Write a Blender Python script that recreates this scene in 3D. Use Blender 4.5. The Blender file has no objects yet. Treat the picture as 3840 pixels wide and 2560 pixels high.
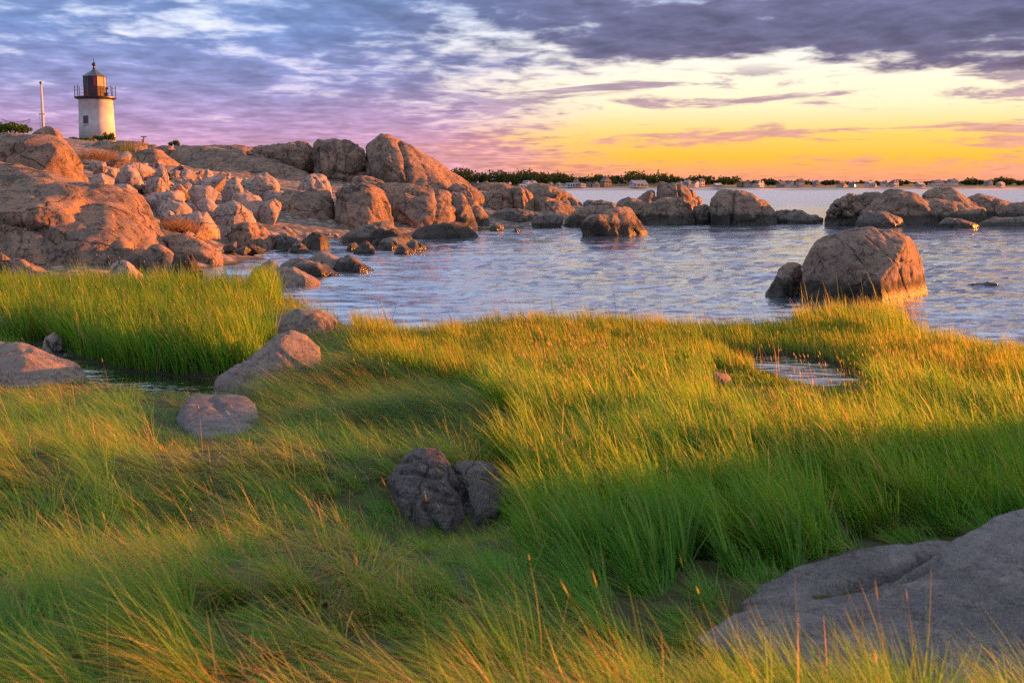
import bpy, bmesh, math, random
import numpy as np
from mathutils import Vector

sc = bpy.context.scene
R = math.radians
random.seed(7)
rng = np.random.default_rng(7)

# ------------------------------------------------------------------ camera
CAM_H = 2.6
PITCH = math.atan(580 / 4267.0)
cam_d = bpy.data.cameras.new('camera')
cam = bpy.data.objects.new('camera', cam_d)
sc.collection.objects.link(cam)
cam.location = (0, 0, CAM_H)
cam.rotation_euler = (math.pi / 2 - PITCH, 0, 0)
cam_d.sensor_width = 36.0
cam_d.lens = 40.0
cam_d.clip_start = 0.05
cam_d.clip_end = 20000
cam_d.dof.use_dof = True
cam_d.dof.focus_distance = 19.0
cam_d.dof.aperture_fstop = 4.5
sc.camera = cam

# ------------------------------------------------------------------ sun, sky, exposure
SUN_AZ, SUN_EL = R(65), R(5.8)
S = Vector((math.sin(SUN_AZ) * math.cos(SUN_EL), math.cos(SUN_AZ) * math.cos(SUN_EL), math.sin(SUN_EL)))
sun_d = bpy.data.lights.new('sun', 'SUN')
sun_d.energy = 5.0
sun_d.angle = R(0.6)
sun_d.color = (1.0, 0.265, 0.030)
sun = bpy.data.objects.new('sun', sun_d)
sun.rotation_euler = S.to_track_quat('Z', 'Y').to_euler()
sun.location = (60, 30, 30)
sc.collection.objects.link(sun)
sc.view_settings.view_transform = 'Standard'
sc.view_settings.look = 'None'
sc.view_settings.exposure = 2.0
sc.view_settings.gamma = 1.0


def lin(c):
    return tuple((x / 255 / 12.92) if x / 255 <= 0.04045 else ((x / 255 + 0.055) / 1.055) ** 2.4 for x in c)


class NT:
    """small helper for node trees"""
    def __init__(self, tree):
        self.t = tree
        self.t.nodes.clear()

    def node(self, typ, **props):
        n = self.t.nodes.new(typ)
        for k, v in props.items():
            setattr(n, k, v)
        return n

    def put(self, sock, val):
        if isinstance(val, bpy.types.NodeSocket):
            self.t.links.new(val, sock)
        elif val is not None:
            if hasattr(sock, 'default_value') and hasattr(sock.default_value, '__len__') and not hasattr(val, '__len__'):
                val = [val] * len(sock.default_value)
            if hasattr(val, '__len__') and sock.type == 'RGBA' and len(val) == 3:
                val = (*val, 1)
            sock.default_value = val

    def m(self, op, a=None, b=None, c=None, clamp=False):
        n = self.node('ShaderNodeMath', operation=op, use_clamp=clamp)
        for i, v in enumerate((a, b, c)):
            self.put(n.inputs[i], v)
        return n.outputs[0]

    def vm(self, op, a=None, b=None, s=None):
        n = self.node('ShaderNodeVectorMath', operation=op)
        self.put(n.inputs[0], a)
        self.put(n.inputs[1], b)
        if s is not None:
            self.put(n.inputs['Scale'], s)
        return n.outputs['Value'] if op in ('DOT_PRODUCT', 'LENGTH') else n.outputs[0]

    def sstep(self, x, a, b, lo=0.0, hi=1.0, kind='SMOOTHSTEP'):
        n = self.node('ShaderNodeMapRange', interpolation_type=kind, clamp=True) if kind == 'LINEAR' else self.node('ShaderNodeMapRange', interpolation_type=kind)
        self.put(n.inputs[0], x)
        for i, v in enumerate((a, b, lo, hi)):
            self.put(n.inputs[1 + i], v)
        return n.outputs[0]

    def noise(self, vec, scale=1.0, detail=4.0, rough=0.5, dist=0.0, out=0, lac=2.0):
        n = self.node('ShaderNodeTexNoise')
        self.put(n.inputs['Vector'], vec)
        self.put(n.inputs['Scale'], scale)
        self.put(n.inputs['Detail'], detail)
        self.put(n.inputs['Roughness'], rough)
        self.put(n.inputs['Distortion'], dist)
        self.put(n.inputs['Lacunarity'], lac)
        return n.outputs[out]

    def voro(self, vec, scale=1.0, feature='F1', out=0, rand=1.0):
        n = self.node('ShaderNodeTexVoronoi', feature=feature)
        self.put(n.inputs['Vector'], vec)
        self.put(n.inputs['Scale'], scale)
        self.put(n.inputs['Randomness'], rand)
        return n.outputs[out]

    def mix(self, f, a, b, blend='MIX'):
        n = self.node('ShaderNodeMix', data_type='RGBA', blend_type=blend)
        self.put(n.inputs[0], f)
        self.put(n.inputs[6], a)
        self.put(n.inputs[7], b)
        return n.outputs[2]

    def xyz(self, x, y, z):
        n = self.node('ShaderNodeCombineXYZ')
        for i, v in enumerate((x, y, z)):
            self.put(n.inputs[i], v)
        return n.outputs[0]

    def sep(self, v):
        n = self.node('ShaderNodeSeparateXYZ')
        self.put(n.inputs[0], v)
        return n.outputs

    def ramp(self, f, stops, interp='LINEAR'):
        n = self.node('ShaderNodeValToRGB')
        e = n.color_ramp.elements
        n.color_ramp.interpolation = interp
        while len(e) < len(stops):
            e.new(0.5)
        for el, (p, c) in zip(e, stops):
            el.position = p
            el.color = (*c, 1) if len(c) == 3 else c
        self.put(n.inputs[0], f)
        return n.outputs[0]


world = bpy.data.worlds.new('World')
sc.world = world
world.use_nodes = True


def build_sky():
    w = NT(world.node_tree)
    d = w.vm('NORMALIZE', w.node('ShaderNodeTexCoord').outputs['Generated'])
    x, y, z = w.sep(d)
    e = w.m('MAXIMUM', z, 0.0)
    az = w.m('ARCTAN2', x, y)
    hl = w.m('SQRT', w.m('ADD', w.m('MULTIPLY', x, x), w.m('MULTIPLY', y, y)))
    cg = w.m('DIVIDE', w.m('ADD', w.m('MULTIPLY', x, math.sin(SUN_AZ)), w.m('MULTIPLY', y, math.cos(SUN_AZ))), w.m('MAXIMUM', hl, 0.01))
    # cloud deck seen in perspective
    s = w.m('DIVIDE', 1.0, w.m('ADD', e, 0.085))
    pc = w.xyz(w.m('MULTIPLY', w.m('MULTIPLY', x, s), 1.2), w.m('MULTIPLY', y, s), 0.0)
    wob = w.noise(pc, 0.8, 3, 0.5)
    n1 = w.noise(pc, 1.2, 6, 0.55, 0.25)
    n2 = w.noise(w.vm('ADD', pc, (13.1, 7.7, 2.0)), 5.2, 5, 0.55, 0.25)
    ang = w.xyz(w.m('MULTIPLY', az, 8.0), w.m('MULTIPLY', w.m('ADD', z, w.m('MULTIPLY', az, -0.01)), 62.0), 3.0)
    n3 = w.noise(ang, 1.0, 7, 0.62, 0.5)
    warm = w.sstep(w.m('ADD', cg, w.m('MULTIPLY', w.m('SUBTRACT', wob, 0.5), 0.25)), 0.22, 0.54)
    # bright opening over the horizon on the sun side
    vb = w.m('ADD', w.sstep(cg, 0.40, 0.76, 0.115, 0.088, 'LINEAR'), w.m('MULTIPLY', w.m('SUBTRACT', wob, 0.5), 0.07))
    below = w.m('SUBTRACT', 1.0, w.sstep(e, w.m('SUBTRACT', vb, 0.022), w.m('ADD', vb, 0.022)))
    opening = w.m('MULTIPLY', w.sstep(w.m('ADD', cg, w.m('MULTIPLY', w.m('SUBTRACT', n1, 0.5), 0.5)), 0.27, 0.60), below)
    # clear-sky and cloud colours by height above the horizon (t = sin(elev) / 0.25)
    t = w.m('DIVIDE', e, 0.25, clamp=True)
    clearR = w.ramp(t, [(0.0, lin((232, 140, 104))), (0.045, lin((246, 168, 96))), (0.10, lin((255, 190, 66))), (0.17, lin((255, 208, 104))),
                        (0.27, lin((255, 238, 196))), (0.42, lin((255, 246, 232))), (0.62, lin((205, 222, 248))), (1.0, lin((190, 210, 240)))])
    clearL = w.ramp(t, [(0.0, lin((240, 176, 170))), (0.12, lin((246, 196, 204))), (0.30, lin((232, 216, 236))), (0.55, lin((234, 240, 252))),
                        (0.75, lin((196, 216, 246))), (1.0, lin((190, 210, 240)))])
    cloudR = w.ramp(t, [(0.0, lin((224, 138, 120))), (0.06, lin((222, 148, 122))), (0.14, lin((206, 142, 132))), (0.26, lin((168, 130, 146))),
                        (0.40, lin((116, 108, 136))), (0.52, lin((108, 108, 140))), (0.75, lin((124, 124, 164))), (1.0, lin((214, 214, 226)))])
    cloudL = w.ramp(t, [(0.0, lin((236, 172, 182))), (0.10, lin((220, 166, 194))), (0.20, lin((190, 156, 198))), (0.34, lin((146, 148, 196))),
                        (0.50, lin((122, 144, 196))), (0.75, lin((124, 150, 198))), (1.0, lin((206, 214, 232)))])
    clear = w.mix(warm, clearL, clearR)
    nish = w.node('ShaderNodeTexSky', sky_type='NISHITA')
    nish.sun_disc = False
    nish.sun_elevation = SUN_EL
    nish.sun_rotation = SUN_AZ
    nish.air_density = 1.2
    nish.dust_density = 2.0
    clear = w.vm('SCALE', clear, s=1.10)
    clear = w.mix(0.10, clear, w.vm('SCALE', nish.outputs[0], s=0.10))
    cloud = w.mix(warm, cloudL, cloudR)
    # broken deck
    dens = w.m('ADD', w.m('MULTIPLY', n1, 0.64), w.m('MULTIPLY', n2, 0.36))
    dens = w.m('ADD', dens, w.sstep(warm, 0.2, 0.9, 0.06, 0.11))
    dens = w.m('SUBTRACT', dens, w.m('MULTIPLY', opening, 0.30))
    dens = w.m('ADD', dens, w.m('MULTIPLY', w.sstep(e, 0.0, 0.05, 1.0, 0.0), 0.12))
    dens = w.m('ADD', dens, w.m('MULTIPLY', w.sstep(e, 0.12, 0.03, 0.0, 0.09), w.m('SUBTRACT', 1.0, warm)))
    a = w.sstep(dens, 0.42, 0.57)
    # thin streaks low over the sea
    st = w.m('MULTIPLY', w.sstep(n3, 0.505, 0.61), w.sstep(e, 0.11, 0.085))
    st = w.m('MULTIPLY', st, w.sstep(cg, 0.1, 0.4, 0.45, 0.85))
    a = w.m('MAXIMUM', a, st)
    a = w.m('MAXIMUM', a, w.m('MULTIPLY', w.sstep(e, 0.024, 0.006), 0.55))
    shade = w.sstep(dens, 0.44, 0.72, 1.24, 0.80, 'LINEAR')
    shade = w.m('MULTIPLY', shade, w.sstep(n2, 0.34, 0.66, 1.16, 0.86, 'LINEAR'))
    cloud = w.vm('SCALE', cloud, s=shade)
    col = w.mix(a, clear, cloud)
    bg = w.node('ShaderNodeBackground')
    w.put(bg.inputs[0], col)
    bg.inputs[1].default_value = 0.275
    out = w.node('ShaderNodeOutputWorld')
    w.t.links.new(bg.outputs[0], out.inputs[0])


build_sky()
world.cycles.sampling_method = 'MANUAL'
world.cycles.sample_map_resolution = 512
sc.cycles.use_denoising = False
sc.cycles.max_bounces = 6
sc.cycles.diffuse_bounces = 3
sc.cycles.glossy_bounces = 3
sc.cycles.transmission_bounces = 4
sc.cycles.caustics_reflective = False
sc.cycles.caustics_refractive = False

# ------------------------------------------------------------------ helpers
F, CX, CY = 4267.0, 1920.0, 1280.0
SP, CP = math.sin(PITCH), math.cos(PITCH)


def at(px, py, Y):
    """world point at depth Y seen at a photo pixel"""
    u, v = (px - CX) / F, (CY - py) / F
    k = Y / (CP + v * SP)
    return np.array([u * k, Y, CAM_H + k * (-SP + v * CP)])


def onz(px, py, z=0.0):
    """world point on the plane z seen at a photo pixel"""
    u, v = (px - CX) / F, (CY - py) / F
    k = (z - CAM_H) / (-SP + v * CP)
    return np.array([u * k, k * (CP + v * SP), z])


def pix(P):
    P = np.asarray(P, float)
    dz = P[..., 2] - CAM_H
    dep = P[..., 1] * CP - dz * SP
    up = P[..., 1] * SP + dz * CP
    return CX + F * P[..., 0] / dep, CY - F * up / dep


def _hash(ix, iy, iz, seed):
    h = (ix.astype(np.int64) * 374761393 + iy.astype(np.int64) * 668265263 + iz.astype(np.int64) * 2147483647 // 3 + seed * 974711) & 0xFFFFFFFF
    h = ((h ^ (h >> 13)) * 1274126177) & 0xFFFFFFFF
    h = ((h ^ (h >> 16)) * 2246822519) & 0xFFFFFFFF
    return h ^ (h >> 15)


_G = np.array([(1, 1, 0), (-1, 1, 0), (1, -1, 0), (-1, -1, 0), (1, 0, 1), (-1, 0, 1), (1, 0, -1), (-1, 0, -1),
               (0, 1, 1), (0, -1, 1), (0, 1, -1), (0, -1, -1), (1, 1, 0), (-1, 1, 0), (0, -1, 1), (0, -1, -1)], float)


def perlin(p, seed=0):
    p = np.asarray(p, float)
    if p.shape[-1] == 2:
        p = np.concatenate([p, np.zeros((len(p), 1)) + 0.37], 1)
    i = np.floor(p)
    f = p - i
    i = i.astype(np.int64)
    w = f * f * f * (f * (f * 6 - 15) + 10)
    r = 0
    for dx in (0, 1):
        for dy in (0, 1):
            for dz in (0, 1):
                g = _G[_hash(i[:, 0] + dx, i[:, 1] + dy, i[:, 2] + dz, seed) & 15]
                dot = g[:, 0] * (f[:, 0] - dx) + g[:, 1] * (f[:, 1] - dy) + g[:, 2] * (f[:, 2] - dz)
                r = r + dot * (w[:, 0] if dx else 1 - w[:, 0]) * (w[:, 1] if dy else 1 - w[:, 1]) * (w[:, 2] if dz else 1 - w[:, 2])
    return r


def fbm(p, octv=4, seed=0, gain=0.5, lac=2.03):
    r, a = 0, 1.0
    p = np.asarray(p, float)
    for o in range(octv):
        r = r + a * perlin(p, seed + o * 17)
        p = p * lac
        a *= gain
    return r


def sstep(a, b, x):
    t = np.clip((x - a) / (b - a), 0, 1)
    return t * t * (3 - 2 * t)


def inpoly(x, y, poly):
    x, y = np.asarray(x, float), np.asarray(y, float)
    r = np.zeros(x.shape, bool)
    n = len(poly)
    for k in range(n):
        x1, y1 = poly[k][:2]
        x2, y2 = poly[(k + 1) % n][:2]
        if y1 == y2:
            continue
        c = ((y1 > y) != (y2 > y)) & (x < (x2 - x1) * (y - y1) / (y2 - y1) + x1)
        r ^= c
    return r


def dist_poly(x, y, pts, closed=False):
    best = np.full(np.shape(x), 1e9)
    n = len(pts)
    for k in range(n if closed else n - 1):
        ax, ay = pts[k][:2]
        bx, by = pts[(k + 1) % n][:2]
        dx, dy = bx - ax, by - ay
        t = np.clip(((x - ax) * dx + (y - ay) * dy) / (dx * dx + dy * dy + 1e-12), 0, 1)
        best = np.minimum(best, np.hypot(x - ax - t * dx, y - ay - t * dy))
    return best


def raw_mesh(name, V, Q=None, T=None, smooth=True):
    """mesh from numpy vertices, quads and triangles"""
    me = bpy.data.meshes.new(name)
    V = np.asarray(V, np.float32)
    loops, starts, n0 = [], [], 0
    if Q is not None and len(Q):
        loops.append(np.asarray(Q, np.int32).ravel())
        starts.append(np.arange(len(Q), dtype=np.int32) * 4)
        n0 = len(Q) * 4
    if T is not None and len(T):
        loops.append(np.asarray(T, np.int32).ravel())
        starts.append(np.arange(len(T), dtype=np.int32) * 3 + n0)
    loops = np.concatenate(loops)
    starts = np.concatenate(starts)
    me.vertices.add(len(V))
    me.vertices.foreach_set('co', V.ravel())
    me.loops.add(len(loops))
    me.loops.foreach_set('vertex_index', loops)
    me.polygons.add(len(starts))
    me.polygons.foreach_set('loop_start', starts)
    if smooth:
        me.polygons.foreach_set('use_smooth', np.ones(len(starts), bool))
    me.update(calc_edges=True)
    me.validate()
    return me


def link(name, me, mat=None, parent=None, loc=None):
    o = bpy.data.objects.new(name, me)
    sc.collection.objects.link(o)
    if mat is not None and me is not None:
        if not me.materials:
            me.materials.append(mat)
    if parent is not None:
        o.parent = parent
    if loc is not None:
        o.location = loc
    return o


def tag(o, label=None, cat=None, group=None, kind=None):
    if label:
        o['label'] = label
    if cat:
        o['category'] = cat
    if group:
        o['group'] = group
    if kind:
        o['kind'] = kind
    return o


class MB:
    """collects simple shapes into one mesh"""
    def __init__(self):
        self.v, self.f = [], []

    def add(self, v, f):
        b = len(self.v)
        self.v += [tuple(p) for p in v]
        self.f += [tuple(i + b for i in q) for q in f]
        return self

    def box(self, c, s, rz=0.0):
        hx, hy, hz = s[0] / 2, s[1] / 2, s[2] / 2
        co, si = math.cos(rz), math.sin(rz)
        v = []
        for z in (-hz, hz):
            for x, y in ((-hx, -hy), (hx, -hy), (hx, hy), (-hx, hy)):
                v.append((c[0] + x * co - y * si, c[1] + x * si + y * co, c[2] + z))
        return self.add(v, [(3, 2, 1, 0), (4, 5, 6, 7), (0, 1, 5, 4), (1, 2, 6, 5), (2, 3, 7, 6), (3, 0, 4, 7)])

    def lathe(self, prof, n=32, c=(0, 0, 0), rot=0.0):
        v, f = [], []
        for r, z in prof:
            for k in range(n):
                a = 2 * math.pi * k / n + rot
                v.append((c[0] + r * math.cos(a), c[1] + r * math.sin(a), c[2] + z))
        for j in range(len(prof) - 1):
            for k in range(n):
                k2 = (k + 1) % n
                f.append((j * n + k, j * n + k2, (j + 1) * n + k2, (j + 1) * n + k))
        f.append(tuple(range(n))[::-1])
        f.append(tuple((len(prof) - 1) * n + k for k in range(n)))
        return self.add(v, f)

    def tube(self, pts, r0, r1=None, n=6):
        r1 = r0 if r1 is None else r1
        pts = [Vector(p) for p in pts]
        v, f = [], []
        for j, p in enumerate(pts):
            t = (pts[min(j + 1, len(pts) - 1)] - pts[max(j - 1, 0)]).normalized()
            a = t.cross(Vector((0.3, 0.9, 0.1)) if abs(t.y) < 0.9 else Vector((1, 0, 0))).normalized()
            b = t.cross(a)
            r = r0 + (r1 - r0) * j / max(1, len(pts) - 1)
            for k in range(n):
                an = 2 * math.pi * k / n
                v.append(p + a * (r * math.cos(an)) + b * (r * math.sin(an)))
        for j in range(len(pts) - 1):
            for k in range(n):
                k2 = (k + 1) % n
                f.append((j * n + k, j * n + k2, (j + 1) * n + k2, (j + 1) * n + k))
        f.append(tuple(range(n))[::-1])
        f.append(tuple((len(pts) - 1) * n + k for k in range(n)))
        return self.add(v, f)

    def build(self, name, mat, parent=None, smooth=False, loc=None):
        me = bpy.data.meshes.new(name)
        me.from_pydata(self.v, [], self.f)
        if smooth:
            me.polygons.foreach_set('use_smooth', np.ones(len(me.polygons), bool))
        me.update()
        return link(name, me, mat, parent, loc)


# ------------------------------------------------------------------ materials
def new_mat(name):
    m = bpy.data.materials.new(name)
    m.use_nodes = True
    n = NT(m.node_tree)
    out = n.node('ShaderNodeOutputMaterial')
    return m, n, out


def bsdf(n, out, **kw):
    p = n.node('ShaderNodeBsdfPrincipled')
    for k, v in kw.items():
        n.put(p.inputs[k.replace('_', ' ')], v)
    n.t.links.new(p.outputs[0], out.inputs[0])
    return p


def bump(n, h, strength=0.5, dist=0.02, normal=None):
    b = n.node('ShaderNodeBump')
    b.inputs['Strength'].default_value = strength
    b.inputs['Distance'].default_value = dist
    n.put(b.inputs['Height'], h)
    if normal is not None:
        n.put(b.inputs['Normal'], normal)
    return b.outputs[0]


def rock_mat(name, ca, cb, cc, scale=1.0, tide=0.0, lichen=0.35, wet=0.0, bumpd=0.03, vein=0.0, rough=0.88, cracky=1.0):
    """weathered granite: grains, blotches, hairline cracks, lichen; a black tide band up to height `tide`"""
    m, n, out = new_mat(name)
    geo = n.node('ShaderNodeNewGeometry')
    obi = n.node('ShaderNodeObjectInfo')
    p = n.vm('ADD', geo.outputs['Position'], n.vm('SCALE', (17.0, 31.0, 5.0), s=obi.outputs['Random']))
    ps = n.vm('SCALE', p, s=scale)
    big = n.noise(ps, 0.55, 5, 0.55, 0.4)
    mid = n.noise(ps, 2.6, 6, 0.62, 0.2)
    fine = n.noise(ps, 13.0, 6, 0.72)
    grain = n.noise(ps, 70.0, 2, 0.6)
    col = n.mix(n.sstep(big, 0.40, 0.60), ca, cb)
    col = n.mix(n.m('MULTIPLY', n.sstep(mid, 0.48, 0.72), 0.75), col, cc)
    # streaks of dark lichen that run down the faces
    px_, py_, pz_ = n.sep(ps)
    stv = n.xyz(n.m('MULTIPLY', px_, 2.3), n.m('MULTIPLY', py_, 2.3), n.m('MULTIPLY', pz_, 0.55))
    streak = n.noise(stv, 1.1, 6, 0.66, 0.6)
    li = n.m('MULTIPLY', n.sstep(streak, 0.50, 0.66), lichen)
    col = n.mix(li, col, (0.055, 0.052, 0.045))
    col = n.mix(n.m('MULTIPLY', n.sstep(fine, 0.50, 0.62), 0.55), col, n.vm('SCALE', cb, s=0.40))
    col = n.mix(n.m('MULTIPLY', n.sstep(grain, 0.54, 0.66), 0.30), col, (0.62, 0.55, 0.50))
    col = n.mix(n.m('MULTIPLY', n.sstep(grain, 0.46, 0.36), 0.45), col, (0.06, 0.05, 0.05))
    # joints and hairline cracks
    wv = n.vm('ADD', ps, n.vm('SCALE', n.noise(ps, 1.7, 4, 0.6, out=1), s=0.55))
    cr = n.voro(wv, 0.34, 'DISTANCE_TO_EDGE')
    cr2 = n.voro(n.vm('ADD', wv, (3.0, 1.0, 7.0)), 1.1, 'DISTANCE_TO_EDGE')
    crm = n.m('MULTIPLY', n.sstep(cr, 0.020, 0.0), n.sstep(mid, 0.40, 0.55))
    crm2 = n.m('MULTIPLY', n.sstep(cr2, 0.012, 0.0), n.m('MULTIPLY', n.sstep(big, 0.50, 0.62), 0.6))
    wn = n.noise(n.vm('MULTIPLY', wv, (1.0, 1.0, 1.7)), 1.3, 5, 0.6, 0.9)
    hair = n.m('MULTIPLY', n.sstep(n.m('ABSOLUTE', n.m('SUBTRACT', wn, 0.5)), 0.013, 0.003), n.sstep(streak, 0.44, 0.56))
    crack = n.m('MULTIPLY', n.m('MAXIMUM', n.m('MAXIMUM', crm, crm2), hair), cracky)
    col = n.mix(n.m('MULTIPLY', crack, 0.85), col, (0.03, 0.026, 0.022))
    if vein:
        ve = n.m('MULTIPLY', n.sstep(n.m('ABSOLUTE', n.m('SUBTRACT', n.noise(n.vm('MULTIPLY', ps, (0.5, 0.5, 1.6)), 0.9, 3, 0.5, 0.8), 0.5)), 0.016, 0.0), vein)
        col = n.mix(ve, col, (0.58, 0.44, 0.36))
    rg = rough
    if tide:
        zz = n.sep(geo.outputs['Position'])[2]
        zt = n.m('ADD', zz, n.m('MULTIPLY', n.m('SUBTRACT', mid, 0.5), tide * 1.0))
        band = n.sstep(zt, tide * 1.08, tide * 0.78)
        col = n.mix(n.m('MULTIPLY', band, 0.90), col, n.mix(fine, (0.012, 0.012, 0.012), (0.045, 0.043, 0.036)))
        rg = n.m('SUBTRACT', rough, n.m('MULTIPLY', n.sstep(zz, tide * 0.8, 0.05), 0.45))
    h = n.m('ADD', n.m('MULTIPLY', mid, 1.0), n.m('MULTIPLY', fine, 0.45))
    h = n.m('ADD', h, n.m('MULTIPLY', grain, 0.14))
    h = n.m('SUBTRACT', h, n.m('MULTIPLY', crack, 0.9))
    nb = bump(n, h, 1.0, bumpd / scale * 3.4)
    bsdf(n, out, Base_Color=col, Roughness=rg, Normal=nb, Specular_IOR_Level=0.35)
    return m


M_GRAN = rock_mat('warm_granite', (0.270, 0.168, 0.118), (0.145, 0.105, 0.086), (0.37, 0.210, 0.132), 1.0, tide=0.0, lichen=0.75, vein=0.0)
M_GRAN_T = rock_mat('tide_marked_granite', (0.250, 0.172, 0.128), (0.150, 0.116, 0.096), (0.33, 0.205, 0.138), 1.0, tide=0.80, lichen=0.7)
M_BOULDER = rock_mat('boulder_granite', (0.24, 0.168, 0.135), (0.18, 0.132, 0.112), (0.29, 0.195, 0.15), 1.5, tide=0.50, lichen=0.5)
M_RUB = rock_mat('pale_rubble_stone', (0.38, 0.29, 0.26), (0.26, 0.22, 0.21), (0.44, 0.31, 0.25), 1.4, lichen=0.22)
M_DARK = rock_mat('dark_wet_rock', (0.12, 0.10, 0.085), (0.085, 0.075, 0.07), (0.17, 0.135, 0.11), 1.6, tide=0.30, lichen=0.4, rough=0.62)
M_FORE = rock_mat('grey_foreground_rock', (0.165, 0.16, 0.175), (0.10, 0.10, 0.112), (0.23, 0.21, 0.21), 2.6, lichen=0.6, bumpd=0.03, cracky=0.25)
M_CHAR = rock_mat('charcoal_rock', (0.125, 0.115, 0.122), (0.075, 0.070, 0.076), (0.19, 0.17, 0.17), 5.0, lichen=0.6, bumpd=0.05)
M_POOL = rock_mat('brown_marsh_rock', (0.24, 0.19, 0.165), (0.18, 0.15, 0.14), (0.28, 0.215, 0.18), 3.0, lichen=0.45, bumpd=0.03, cracky=0.5)


def plain(name, col, rough=0.7, spec=0.3, var=0.15, scale=3.0, metal=0.0):
    m, n, out = new_mat(name)
    geo = n.node('ShaderNodeNewGeometry')
    f = n.noise(geo.outputs['Position'], scale, 5, 0.6)
    c = n.mix(n.sstep(f, 0.3, 0.7), n.vm('SCALE', col, s=1 - var), n.vm('SCALE', col, s=1 + var * 0.5))
    bsdf(n, out, Base_Color=c, Roughness=rough, Specular_IOR_Level=spec, Metallic=metal)
    return m


# ------------------------------------------------------------------ ground sheet
SHORE_PX = [(4700, 1500), (4250, 1400), (3840, 1335), (3560, 1290), (3420, 1262), (3440, 1225), (3300, 1195), (3050, 1212), (2900, 1240), (2600, 1245), (2300, 1222), (2000, 1215), (1750, 1235),
            (1560, 1262), (1380, 1240), (1250, 1190), (1120, 1120), (900, 1095), (700, 1085), (560, 1075)]
shore = [onz(px, py, 0.0)[:2] for px, py in SHORE_PX]
LAND = [tuple(p) for p in shore] + [(-60, 31), (-60, -20), (60, -20), (60, 8)]
POOL_L = [tuple(onz(px, py)[:2]) for px, py in [(150, 1285), (260, 1330), (430, 1385), (760, 1420), (960, 1440), (940, 1490), (800, 1500), (560, 1470), (380, 1440), (250, 1400), (90, 1330)]]
POOL_R = [tuple(onz(px, py)[:2]) for px, py in [(2750, 1338), (2950, 1334), (3090, 1356), (3200, 1400), (3220, 1455), (3080, 1465), (2920, 1415), (2770, 1372)]]
CTRL = [(700, 950, 38), (870, 960, 45), (600, 850, 42), (450, 760, 45), (900, 860, 55), (750, 770, 58), (500, 695, 58), (350, 655, 60), (900, 725, 70), (1100, 725, 72),
        (1250, 865, 60), (1700, 862, 68), (1900, 832, 75), (2120, 805, 80), (1500, 735, 88), (800, 630, 95), (600, 575, 110), (330, 540, 150), (320, 532, 182), (0, 540, 62),
        (0, 660, 45), (0, 1030, 32), (300, 1045, 32), (600, 1065, 31), (1100, 575, 120), (1450, 660, 110), (1700, 700, 100), (1900, 728, 92), (2120, 778, 86)]
_cp = np.array([at(*c) for c in CTRL] + [(-1, 47, -.9), (-4, 40, -.8), (2, 58, -1), (6, 66, -1), (9, 72, -.9), (16, 84, -1.0), (14, 110, -1.2), (0, 150, -1.0), (-20, 190, 2.0), (-9.0, 34.5, -.5),
                                          (-45, 60, 6.5), (-60, 100, 9), (-90, 190, 11), (-40, 30, .6), (-62, 185, 9.9), (-74, 186, 9.9), (-66, 176, 9.8), (-66, 196, 9.8), (-66, 230, 7), (30, 60, -1.2), (40, 100, -1.2), (-10, 240, -1)])
_D = np.linalg.norm(_cp[:, None, :2] - _cp[None, :, :2], axis=2)
_A = np.zeros((len(_cp) + 1,) * 2)
_A[:-1, :-1] = _D
_A[:-1, -1] = 1
_A[-1, :-1] = 1
_rw = np.linalg.solve(_A, np.append(_cp[:, 2], 0))


def prom(x, y):
    q = np.stack([x, y], -1)
    d = np.linalg.norm(q[..., None, :] - _cp[:, :2], axis=-1)
    return d @ _rw[:-1] + _rw[-1]


HUMM = [(-2.6, 8.6, 0.12, 1.5, 1.0), (-3.9, 7.6, 0.20, 1.1, 0.9), (-1.0, 8.4, 0.12, 0.9, 0.7), (-1.6, 14.6, 0.22, 0.9, 0.6), (-0.6, 10.8, 0.22, 1.1, 0.9), (1.0, 9.6, 0.10, 1.2, 1.0),
        (2.4, 8.3, 0.10, 1.6, 0.8), (-1.3, 5.4, 0.06, 1.0, 0.6), (-2.4, 6.6, -0.12, 0.8, 0.5), (1.75, 4.35, -0.31, 1.15, 0.7), (-0.38, 6.9, -0.17, 0.6, 0.45), (-2.9, 11.0, -0.06, 0.8, 0.9), (5.2, 12.2, 0.12, 1.5, 0.8), (0.7, 5.4, 0.05, 0.8, 0.6),]
SHADE_BANK = [(5.0, 6.6, 0.80, 0.9, 0.8), (6.9, 8.2, 1.60, 1.25, 1.2), (8.4, 9.7, 1.30, 1.3, 1.0)]     # unseen bank added beyond the right edge to shade the foreground


def marsh(x, y):
    p = np.stack([x, y], -1)
    sd = dist_poly(x, y, shore)
    land = inpoly(x, y, LAND)
    sd = np.where(land, sd, -sd)
    base = np.interp(y, [-5, 2, 4, 5.5, 7, 10, 12, 14.5, 17, 24, 40], [1.2, 1.02, 0.86, 0.70, 0.52, 0.34, 0.24, 0.13, 0.10, 0.09, 0.09])
    for hx, hy, a, rx, ry in HUMM:
        base = base + a * np.exp(-((x - hx) / rx) ** 2 - ((y - hy) / ry) ** 2)
    base = base + 0.07 * fbm(p * 0.9, 3, 5) * sstep(16, 6, y) + 0.02 * fbm(p * 2.5, 2, 9)
    z = np.minimum(base, -0.02 + np.clip(sd, -8, 8) * 0.14 + 0.02 * fbm(p * 1.3, 2, 3))
    for poly in (POOL_L, POOL_R):
        dp = dist_poly(x, y, poly, True)
        dp = np.where(inpoly(x, y, poly), dp, -dp)
        z = np.where(dp > -0.45, np.minimum(z, -0.02 - np.clip(dp, -0.5, 1) * 0.30), z)
    for hx, hy, a, rx, ry in SHADE_BANK:
        z = z + a * np.exp(-((x - hx) / rx) ** 2 - ((y - hy) / ry) ** 2)
    return np.maximum(z, -0.9)


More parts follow.
